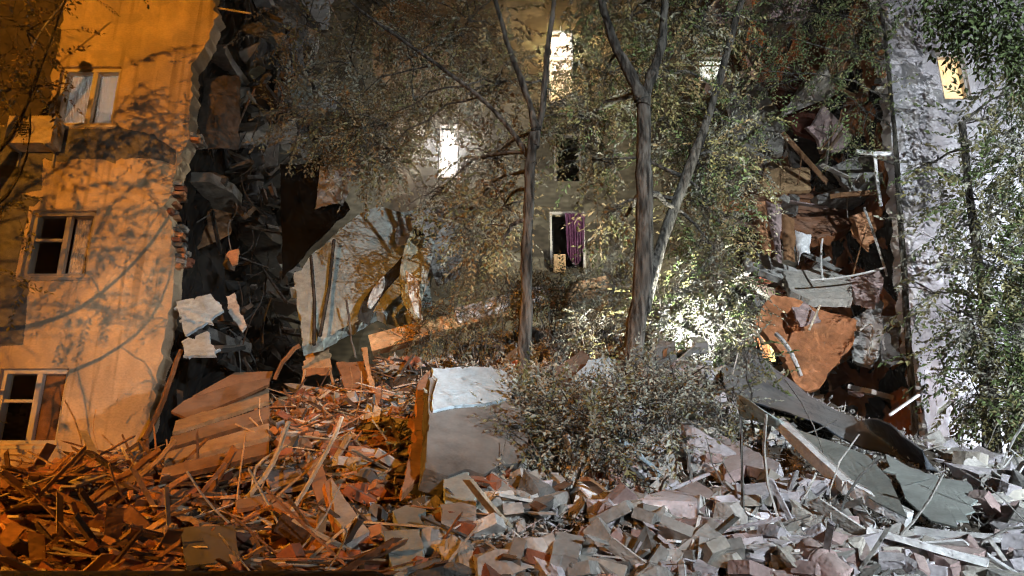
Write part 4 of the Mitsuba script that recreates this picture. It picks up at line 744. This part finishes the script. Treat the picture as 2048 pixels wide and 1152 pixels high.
# long sticks and laths sticking up from the orange heap
for pts, rr, pl, lb_ in [([(470, 1034), (520, 965), (556, 905), (576, 843)], .022, 'cream', 'long pale stick rising steeply past the plank panel'), ([(455, 1010), (505, 975), (515, 930), (560, 900), (574, 888)], .014, 'cream', 'bent pale stick beside the long steep one'),
                   ([(548, 1100), (590, 1010), (640, 930), (682, 832)], .018, 'cream', 'long pale stick right of the ribbed panel'), ([(500, 1060), (560, 990), (610, 945), (655, 900)], .012, 'tan', 'thin tan stick beside the long pale one'),
                   ([(345, 1100), (480, 1072), (580, 1052), (662, 1042)], .014, 'cream', 'long thin lath lying level across the orange heap'), ([(344, 1020), (390, 1045), (440, 1056)], .026, 'tan', 'tan lath pointing at the long level one'),
                   ([(486, 1100), (530, 1118), (556, 1130)], .022, 'yellow', 'short yellow lath near the bottom of the orange heap'), ([(330, 1052), (338, 1095), (346, 1138)], .02, 'pink', 'pinkish post upright in front of the orange heap'),
                   ([(344, 1050), (350, 1090), (356, 1134)], .014, 'tan', 'thin upright lath beside the pinkish post'), ([(390, 934), (440, 948), (490, 956)], .012, 'cream', 'thin pale lath below the plank panel'),
                   ([(318, 965), (360, 965), (392, 961)], .016, 'cream', 'short pale lath lying level below the planks'), ([(262, 982), (268, 1005), (274, 1025)], .022, 'orange_brick', 'first rung-like lath left of the planks'),
                   ([(282, 968), (292, 990), (300, 1010)], .02, 'cream', 'second rung-like lath left of the planks'), ([(120, 1040), (190, 990), (250, 950), (322, 900)], .03, 'brown', 'long brown timber rising along the foot of the ochre wall'),
                   ([(210, 1010), (270, 960), (330, 905), (350, 880)], .024, 'tan', 'tan timber beside the long brown one'), ([(225, 1050), (300, 1000), (380, 950)], .03, 'brown', 'brown timber lying below the long one'),
                   ([(290, 880), (330, 790), (350, 735), (362, 700)], .05, 'brown', 'dark brown timber standing along the broken wall edge'), ([(600, 690), (570, 720), (550, 760)], .04, 'brown', 'brown timber leaning under the pale slab'),
                   ([(515, 1120), (518, 1085), (516, 1060)], .012, 'tan', 'small upright lath near the yellow one'), ([(600, 1150), (600, 1090), (596, 1050)], .012, 'tan', 'small upright lath left of the wedge block'),
                   ([(694, 600), (700, 660), (712, 716)], .02, 'dark', 'dark rod hanging from the pale slab'), ([(520, 880), (540, 865), (575, 866)], .012, 'tan', 'crooked twig right of the plank panel'),
                   ([(1000, 990), (1050, 1020), (1090, 1040)], .012, 'white', 'thin white strip below the dusty shrubs'), ([(1150, 1010), (1165, 960), (1190, 900)], .03, 'pale', 'pale slat standing among the shrubs'), ([(1130, 1000), (1146, 960), (1170, 905)], .02, 'pale', 'second pale slat standing among the shrubs'),
                   ([(1240, 1000), (1262, 1020), (1280, 1045)], .02, 'white', 'white slat lying below the thick tree'), ([(1380, 960), (1376, 920), (1366, 890)], .016, 'dark', 'dark rod upright in the pale rubble'),
                   ([(1296, 930), (1320, 905), (1330, 880)], .02, 'pale', 'pale pipe end below the thick tree'), ([(1240, 880), (1290, 920), (1320, 950)], .022, 'blue', 'pale blue pipe lying under the dusty shrub')]:
    y0 = G(*pts[0])[1]; y1_ = G(*pts[-1])[1]
    Y0_ = min(y0, y1_) - .12
    single('stick', lb_, 'stick', tube(spline([W(x, y, Y0_ + .25 * (pts[0][1] - y) / 200) for x, y in pts], 8) + R.normal(0, .006, (8, 3)), np.linspace(rr, rr * .8, 8), 5), 'm_debris', pal=P[pl])

# ------------------------------------------------------------------ rubble pieces, each one a thing
RR = np.random.default_rng(77)
from shapely import prepared
from shapely.ops import unary_union
EXU = prepared.prep(unary_union([e.buffer(15) for e in EXC]))
from shapely.geometry import Point
MARKS = [('the plank panel', 440, 850), ('the orange stool', 632, 735), ('the ribbed panel', 570, 960), ('the orange-faced wedge block', 692, 1020), ('the large grey sheet in front', 812, 1100), ('the five-sided grey slab', 920, 970), ('the upright grey panel', 950, 840), ('the tall orange-brown board', 830, 870),
         ('the long lintel', 1020, 1110), ('the lump of bricks', 1135, 1088), ('the slender trunk', 1050, 780), ('the thick forked trunk', 1262, 750), ('the pale blue block', 1190, 765), ('the dusty shrubs', 1080, 900), ('the lavender-grey slab', 1545, 978), ('the broad pale plank slab', 1490, 905),
         ('the white gutter', 1680, 950), ('the smooth green sheet', 1720, 940), ('the ragged green sheet', 1870, 990), ('the long white board', 1850, 1090), ('the brownish pipe stub', 1650, 1130), ('the ochre beam', 980, 640), ('the rust-orange panel', 1620, 740), ('the long level lath', 500, 1070), ('the ochre wall', 150, 980), ('the pinkish post', 338, 1100),
         ('the yellow lath', 520, 1110), ('the bright leafy shrub', 1390, 680), ('the dark roofing sheet', 1620, 830), ('the lower right corner', 2000, 1130), ('the lower left corner', 40, 1110), ('the upright pale wedge', 1405, 1080), ('the pinkish slab', 1390, 990), ('the leaning pale slab', 640, 640), ('the right tree', 2000, 900)]
def near(px, py):
    n, mx, my = min(MARKS, key=lambda m: math.hypot(m[1] - px, m[2] - py)); dx, dy = px - mx, py - my; d = math.hypot(dx, dy)
    if d < 34: return 'against ' + n
    far = 'just ' if d < 75 else ('' if d < 140 else 'well ')
    return far + (('right of ' if dx > 0 else 'left of ') if abs(dx) > 1.9 * abs(dy) else ('below ' if dy > 0 else 'above ') if abs(dy) > 1.9 * abs(dx) else ('below-right of ' if dx > 0 else 'below-left of ') if dy > 0 else ('above-right of ' if dx > 0 else 'above-left of ')) + n
def edgewise(V, f):
    n = np.ptp(V, 0); return 'upright ' if n[2] > 1.15 * max(n[0], n[1]) else ('tilted ' if n[2] > .6 * max(n[0], n[1]) else 'flat-lying ')
def hullm(n, r):
    v = r.normal(size=(n, 3)); v /= np.abs(v).max(1, keepdims=True) ** r.uniform(.5, 1.0)
    m = trimesh.convex.convex_hull(v * r.uniform(.75, 1.0, (n, 1))); return np.array(m.vertices), np.array(m.faces)
LIB = [hullm(RR.integers(9, 15), RR) for _ in range(40)]
BOXV = np.array([[x, y, z] for x in (-1, 1) for y in (-1, 1) for z in (-1, 1)], float)
def broken(r, chip=.12, n=3):
    v = BOXV + r.normal(0, .03, BOXV.shape); ps = [v]
    keep = np.ones(8, bool)
    for c in r.choice(8, n, replace=False):
        keep[c] = False; e = -np.sign(BOXV[c])
        for ax in range(3):
            d = np.zeros(3); d[ax] = e[ax] * r.uniform(.1, .2 + 2 * chip); ps.append((v[c] + d)[None])
    m = trimesh.convex.convex_hull(np.vstack([v[keep]] + ps[1:])); return np.array(m.vertices), np.array(m.faces)
BRK = [broken(RR, .2, RR.integers(1, 4)) for _ in range(14)]
def plankm(r):
    n = 5; V, Fc = [], []
    bend = r.normal(0, .05); tw = r.normal(0, .2)
    for i, s in enumerate(np.linspace(-1, 1, n)):
        for u, v in ((-1, -1), (1, -1), (1, 1), (-1, 1)):
            e = r.uniform(-.12, .12) if i in (0, n - 1) else 0
            V.append([s + e, u, v + bend * 20 * (1 - s * s) + tw * s * u])
    for i in range(n - 1):
        for j in range(4): a0, a1 = 4 * i + j, 4 * i + (j + 1) % 4; Fc += [[a0, a1 + 4, a1], [a0, a0 + 4, a1 + 4]]
    e = 4 * (n - 1); Fc += [[0, 1, 2], [0, 2, 3], [e, e + 2, e + 1], [e, e + 3, e + 2]]
    return np.array(V), np.array(Fc)
PLK = [plankm(RR) for _ in range(14)]
def boardm(r):
    n = r.integers(5, 8); an = np.sort(r.uniform(0, 2 * np.pi, n)); rad = r.uniform(.6, 1.1, n)
    p2 = Polygon(np.stack([np.cos(an) * rad, np.sin(an) * rad], 1)).buffer(0)
    if p2.geom_type != 'Polygon': p2 = max(p2.geoms, key=lambda g: g.area)
    m = trimesh.creation.extrude_polygon(p2, 2.0, engine='earcut'); return np.array(m.vertices) - (0, 0, 1), np.array(m.faces)
BRD = [boardm(RR) for _ in range(20)]
def rot(r, tilt):
    yaw = r.uniform(0, 2 * np.pi); c, s = math.cos(yaw), math.sin(yaw)
    A = np.array([[c, -s, 0], [s, c, 0], [0, 0, 1]])
    ax = unit([r.normal(), r.normal(), 0]); th = r.normal(0, tilt); K = np.array([[0, -ax[2], ax[1]], [ax[2], 0, -ax[0]], [-ax[1], ax[0], 0]])
    return (np.eye(3) + math.sin(th) * K + (1 - math.cos(th)) * K @ K) @ A
def spots(n, y0, y1, r, power=1.0, x_lim=None):
    out = []
    while len(out) < n:
        y = y0 * (y1 / y0) ** r.random() if power == 1 else y0 + (y1 - y0) * r.random()
        x = r.uniform(-.67, .67) * y
        if x_lim and not x_lim(x, y): continue
        if y > 12.8 and (x < -5.6 or x > 6.5): continue
        if EXU.contains(Point(*pix((x, y, float(mound(x, y)))))): continue
        out.append((x, y))
    return out
def zone(x, y):
    px, py = pix((x, y, float(mound(x, y))))
    if py > 1060: z = 'along the front edge of the heap'
    elif px < 830 - max(0, (900 - py)) * .2: z = 'on the orange-lit heap below the ochre block'
    elif px < 1120: z = 'below the upright grey panel and slender tree'
    elif px < 1420: z = 'around the foot of the thick tree'
    else: z = 'in the pale rubble beside the white gutter'
    return z, px, py
def fine(v, f, seed):
    m = trimesh.Trimesh(v, f, process=False).subdivide().subdivide(); V = np.array(m.vertices)
    n = V / (np.linalg.norm(V, axis=1, keepdims=True) + 1e-9)
    return V + n * ((meshkit.fbm(V * 2.6 + seed, 3, seed) - .5) * .42)[:, None], np.array(m.faces)
LIBF = [fine(v, f, i) for i, (v, f) in enumerate(LIB[:24])]
def piece(lib, size, r, x, y, tilt, lift):
    if lib is LIB and size[0] / y > .013: lib = LIBF
    v, f = lib[r.integers(len(lib))]
    o = np.array([x, y, float(mound(x, y))]); V = v * size @ rot(r, tilt).T
    V = V + o + (0, 0, lift + .25 * size[2])
    return V, f
TONE = {'pale': 'pale', 'mid': 'mid-grey', 'dark': 'dark grey', 'lavender': 'lavender-grey', 'pink': 'pinkish', 'brick': 'red', 'orange_brick': 'orange', 'tan': 'tan', 'brown': 'brown', 'dark_wood': 'dark', 'cream': 'cream', 'white': 'white', 'blue': 'pale blue', 'plaster': 'dusty grey', 'rust': 'rust-brown', 'green_grey': 'grey-green', 'dark_red': 'dark red', 'soot': 'sooty', 'cloth': 'dark'}
POS = {}
def scatter(name, cat, lib, n_ind, n_stuff, sizer, pals, y0, y1, tilt, r, cap=lambda r: r.uniform(0, .08), xl=None):
    pts = spots(n_ind + n_stuff, y0, y1, r, x_lim=xl)
    pcs = []
    for x, y in pts:
        z, px, py = zone(x, y); pj = px + r.normal(0, 120); side = 'L' if pj < 800 else ('R' if pj > 1150 else 'M')
        pal = pals[side][r.integers(len(pals[side]))]
        sz = sizer(r, y) * (.75 if y < 6 and cat[-5:] in ('chunk', 'gment') else 1.0)
        if side == 'L' and cat in ('concrete chunk', 'board fragment'): sz = sz * (np.array([.5, .5, .5]) if cat[0] == 'c' else np.array([.6, .6, 1]))
        pcs.append((piece(lib, sz, r, x, y, tilt, cap(r)), pal, z, max(sz), y))
    order = sorted(range(len(pcs)), key=lambda i: -pcs[i][3] / pcs[i][4])
    for i in order[:n_ind]:
        (V, f), pal, z, s, y = pcs[i]
        szw = 'large' if s > .24 else ('small' if s < .12 else 'middling')
        qx, qy = pix(V.mean(0)); lab = f'{szw} {edgewise(V, f)}{TONE[pal]} {cat} {near(qx, qy)}'
        POS[single(name, lab, cat, (V, f), 'm_debris', pal=P[pal], group=f'{cat}s in the rubble')] = (qx, qy)
    rest = order[n_ind:]
    if rest:
        Vs, Fs, U, off = [], [], [], 0
        for i in rest:
            (V, f), pal, *_ = pcs[i]
            Vs.append(V); Fs.append(f + off); off += len(V); U.append(np.tile([(P[pal] + .5) / 32, r.random()], (len(V), 1)))
        kk = number('small_' + name + '_rubble'); scene[kk] = mikit.ply((np.vstack(Vs), np.vstack(Fs)), 'm_debris', uv=np.vstack(U)); labels[kk] = {'kind': 'stuff', 'label': f'mass of smaller {cat}s covering the mound', 'category': 'rubble'}
pl_c = {'L': ['brown', 'plaster', 'brick', 'dark', 'dark_wood', 'brown'], 'M': ['mid', 'pale', 'dark', 'plaster', 'dark', 'mid'], 'R': ['lavender', 'pale', 'lavender', 'mid', 'dark', 'plaster']}
scatter('concrete_chunk', 'concrete chunk', LIB, 290, 8000, lambda r, y: np.array([1, r.uniform(.65, .98), r.uniform(.5, .85)]) * min(.24, .028 * (1 + r.pareto(1.75))) * (.62 + .05 * y), pl_c, 4.4, 15.5, .6, RR)
scatter('brick', 'brick', BRK, 230, 1300, lambda r, y: np.array([r.choice([.125, .125, .07, .09]), .06, .0325]) * 1.05, {'L': ['brick', 'orange_brick'], 'M': ['brick', 'plaster', 'pale', 'mid', 'dark'], 'R': ['pink', 'lavender', 'lavender', 'plaster', 'mid']}, 4.4, 13, .7, RR, lambda r: r.uniform(.02, .12))
scatter('broken_plank', 'broken plank', PLK, 240, 900, lambda r, y: np.array([r.uniform(.06, .40), r.uniform(.006, .034) if r.random() < .7 else r.uniform(.03, .055), r.uniform(.004, .011)]), {'L': ['tan', 'brown', 'brown', 'dark_wood', 'dark_wood', 'cream'], 'M': ['dark', 'brown', 'pale', 'dark_wood'], 'R': ['lavender', 'pale', 'white', 'mid']}, 4.4, 13.5, .55, RR, lambda r: r.uniform(.04, .16), xl=lambda x, y: x / y < -.1 or RR.random() < .3)
scatter('splintered_lath', 'splintered lath', PLK, 120, 260, lambda r, y: np.array([r.uniform(.12, .55), r.uniform(.006, .018), r.uniform(.003, .008)]), {'L': ['tan', 'brown', 'cream', 'brown', 'orange_brick'], 'M': ['brown', 'pale'], 'R': ['pale']}, 4.4, 13, .5, RR, lambda r: r.uniform(.05, .2), xl=lambda x, y: x / y < -.1)
scatter('concrete_plate', 'concrete plate', BRD, 30, 0, lambda r, y: np.array([1, r.uniform(.5, .9), 0]) * r.uniform(.16, .36) + (0, 0, r.uniform(.04, .08)), {'L': ['brown'], 'M': ['mid', 'plaster', 'pale'], 'R': ['lavender', 'pale', 'mid', 'plaster']}, 5.2, 12, .5, RR, lambda r: r.uniform(.06, .16), xl=lambda x, y: x / y > -.08)
scatter('board_fragment', 'board fragment', BRD, 120, 260, lambda r, y: np.array([1, r.uniform(.5, 1), 0]) * r.uniform(.05, .17) + (0, 0, r.uniform(.018, .05)), {'L': ['tan', 'brown', 'dark_wood', 'rust', 'brown'], 'M': ['mid', 'pale', 'green_grey', 'plaster', 'dark'], 'R': ['lavender', 'pale', 'pink', 'lavender', 'white']}, 4.4, 14, .65, RR, lambda r: r.uniform(.02, .14))
# crumbs of mortar, plaster and splinters between the larger pieces
NC = 40000
cy = 4.4 * (14.5 / 4.4) ** RR.random(NC); cx = RR.uniform(-.72, .72, NC) * cy
ok = ~((cy > 12.8) & ((cx < -5.6) | (cx > 6.5))); cx, cy = cx[ok], cy[ok]; n_ = len(cx)
tv = np.array([[1, 0, 0], [-1, 0, 0], [0, 1, 0], [0, -1, 0], [0, 0, 1], [0, 0, -1]], float); tf = np.array([[0, 2, 4], [2, 1, 4], [1, 3, 4], [3, 0, 4], [2, 0, 5], [1, 2, 5], [3, 1, 5], [0, 3, 5]])
sz = RR.uniform(.010, .032, (n_, 1, 1)) * np.where(RR.random((n_, 1, 1)) < .3, np.array([3.5, .35, .3]), RR.uniform(.5, 1.2, (n_, 1, 3))) * (.5 + .06 * cy)[:, None, None]
Q = np.linalg.qr(RR.normal(size=(n_, 3, 3)))[0]
V = (tv[None] * RR.uniform(.6, 1.2, (n_, 6, 1)) * sz) @ Q + np.stack([cx, cy, mound(cx, cy) + RR.uniform(0, .09, n_)], 1)[:, None]
left = (cx / cy + RR.normal(0, .07, n_) < -.16)[:, None]; ch = RR.integers(0, 5, n_)
pal_ = np.where(left[:, 0], np.array([P[k_] for k_ in ('brown', 'tan', 'brick', 'plaster', 'dark_wood')])[ch], np.array([P[k_] for k_ in ('lavender', 'pale', 'mid', 'plaster', 'dark')])[ch])
uvc = np.repeat(np.stack([(pal_ + .5) / 32, RR.random(n_)], 1), 6, axis=0)
scene['rubble_crumbs'] = mikit.ply((V.reshape(-1, 3), (tf[None] + 6 * np.arange(n_)[:, None, None]).reshape(-1, 3)), 'm_debris', uv=uvc)
labels['rubble_crumbs'] = {'kind': 'stuff', 'label': 'crumbs and splinters strewn between the larger rubble', 'category': 'rubble'}
# bent reinforcing rods and laths
for i, (x, y) in enumerate(spots(120, 4.5, 13, RR)):
    z, px, py = zone(x, y); o = np.array([x, y, float(mound(x, y))]); L = RR.uniform(.25, .8)
    d = unit([RR.normal(), RR.normal() * .6, abs(RR.normal()) * .7 + .1])
    pts = [o - d * .1, o + d * L * .5 + RR.normal(0, .05, 3), o + d * L + RR.normal(0, .12, 3)]
    left = 'ochre' in z; pl_ = 'tan' if left else ('pale' if i % 3 else 'dark')
    nm = 'lath' if left else 'steel_rod'; ct = 'lath' if left else 'steel rod'
    POS[single(nm, f'bent {TONE[pl_]} {ct} {near(px, py)}', ct, tube(spline(pts, 6), RR.uniform(.004, .010), 4), 'm_debris', pal=P[pl_], group=f'{ct}s sticking out of the rubble')] = (px, py)
# smaller wreckage hanging in the two open sections
HM = [('the floor edge', 540, 265), ('the dark hanging cloth', 430, 230), ('the upper grey-green scrap', 520, 145), ('the pale blue scraps', 400, 650), ('the black sheet', 600, 430), ('the brown rag', 430, 460), ('the stick at the top', 465, 20),
      ('the pipe cross', 1750, 340), ('the rust-red panel', 1635, 120), ('the dark red-brown panel', 1620, 210), ('the ochre panel', 1570, 360), ('the sagging floor slab', 1610, 430), ('the big rust-orange panel', 1620, 690), ('the pinkish grey slab', 1635, 570), ('the small orange panel', 1725, 462), ('the dark square panel', 1780, 690), ('the hanging blankets', 1550, 470)]
def nearh(px, py):
    n, mx, my = min(HM, key=lambda m: math.hypot(m[1] - px, m[2] - py)); dx, dy = px - mx, py - my
    if math.hypot(dx, dy) < 40: return 'against ' + n
    return (('right of ' if dx > 0 else 'left of ') if abs(dx) > 1.9 * abs(dy) else ('below ' if dy > 0 else 'above ') if abs(dy) > 1.9 * abs(dx) else ('below-right of ' if dx > 0 else 'below-left of ') if dy > 0 else ('above-right of ' if dx > 0 else 'above-left of ')) + n
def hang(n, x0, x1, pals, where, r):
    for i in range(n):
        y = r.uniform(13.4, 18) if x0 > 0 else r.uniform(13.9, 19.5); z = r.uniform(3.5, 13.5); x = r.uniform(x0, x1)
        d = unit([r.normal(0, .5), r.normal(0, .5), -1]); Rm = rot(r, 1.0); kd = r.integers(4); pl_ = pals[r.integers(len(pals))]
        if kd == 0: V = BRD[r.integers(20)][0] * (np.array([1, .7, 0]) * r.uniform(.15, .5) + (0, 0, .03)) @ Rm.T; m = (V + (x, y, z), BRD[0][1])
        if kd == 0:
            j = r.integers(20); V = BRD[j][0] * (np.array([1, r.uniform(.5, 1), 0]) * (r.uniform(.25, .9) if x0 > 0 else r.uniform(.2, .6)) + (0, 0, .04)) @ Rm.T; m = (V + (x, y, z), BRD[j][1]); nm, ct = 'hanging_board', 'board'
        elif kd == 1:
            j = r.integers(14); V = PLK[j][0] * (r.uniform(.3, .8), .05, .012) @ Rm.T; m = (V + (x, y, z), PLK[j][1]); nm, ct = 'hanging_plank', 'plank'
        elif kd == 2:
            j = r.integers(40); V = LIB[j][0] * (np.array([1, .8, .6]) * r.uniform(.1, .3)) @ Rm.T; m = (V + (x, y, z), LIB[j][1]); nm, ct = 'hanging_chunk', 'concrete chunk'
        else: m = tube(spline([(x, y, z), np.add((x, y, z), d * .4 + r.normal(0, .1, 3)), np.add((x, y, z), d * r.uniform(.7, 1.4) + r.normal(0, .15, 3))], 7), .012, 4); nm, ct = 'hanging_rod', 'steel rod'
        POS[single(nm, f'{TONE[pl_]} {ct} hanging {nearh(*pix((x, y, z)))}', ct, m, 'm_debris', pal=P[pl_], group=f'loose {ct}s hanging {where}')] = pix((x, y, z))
hang(260, -5.8, -4.95, ['dark', 'dark_wood', 'soot', 'cloth', 'soot', 'soot', 'dark'], 'in the dark torn section beside the ochre block', RR)  # dark palette paints the shade of the open section into the pieces
hang(190, 5.0, 6.6, ['brown', 'mid', 'pink', 'rust', 'dark', 'plaster', 'dark_red', 'brown'], 'in the brown torn section beside the white block', RR)

# look-alikes beside the same landmark: say which of them
same = {}
for k_ in POS: same.setdefault(labels[k_]['label'], []).append(k_)
for lab, ks in same.items():
    if len(ks) not in (2, 3): continue
    xs, ys = zip(*[POS[k_] for k_ in ks]); ax = 0 if np.ptp(xs) > np.ptp(ys) else 1
    nm = (('left', 'right') if ax == 0 else ('upper', 'lower')) if len(ks) == 2 else (('left', 'middle', 'right') if ax == 0 else ('upper', 'middle', 'lower'))
    base_ = lab.replace('middling ', '') if len(lab.split()) > 11 else lab
    for n_, k_ in zip(nm, sorted(ks, key=lambda k_: POS[k_][ax])): labels[k_]['label'] = f"{base_}, {n_} of {'two' if len(ks) == 2 else 'three'} alike"
for k_, l_ in labels.items():
    w_ = l_.get('label', '').split()
    if len(w_) > 16: l_['label'] = ' '.join(x for x in w_ if x not in ('middling', 'broken', 'just', 'flat-lying', 'tilted', 'large', 'well'))

scene['haze_air'] = {'type': 'homogeneous', 'albedo': {'type': 'rgb', 'value': [.95, .95, .95]}, 'sigma_t': 0.0009, 'phase': {'type': 'hg', 'g': 0.5}}
scene['haze'] = {'type': 'cube', 'to_world': T().translate([0, 20, 14]).scale([75, 75, 16]), 'bsdf': {'type': 'null'}, 'interior': {'type': 'ref', 'id': 'haze_air'}}
scene['camera']['medium'] = {'type': 'ref', 'id': 'haze_air'}
labels['haze'] = {'kind': 'stuff', 'label': 'thin dusty haze in the night air', 'category': 'haze'}
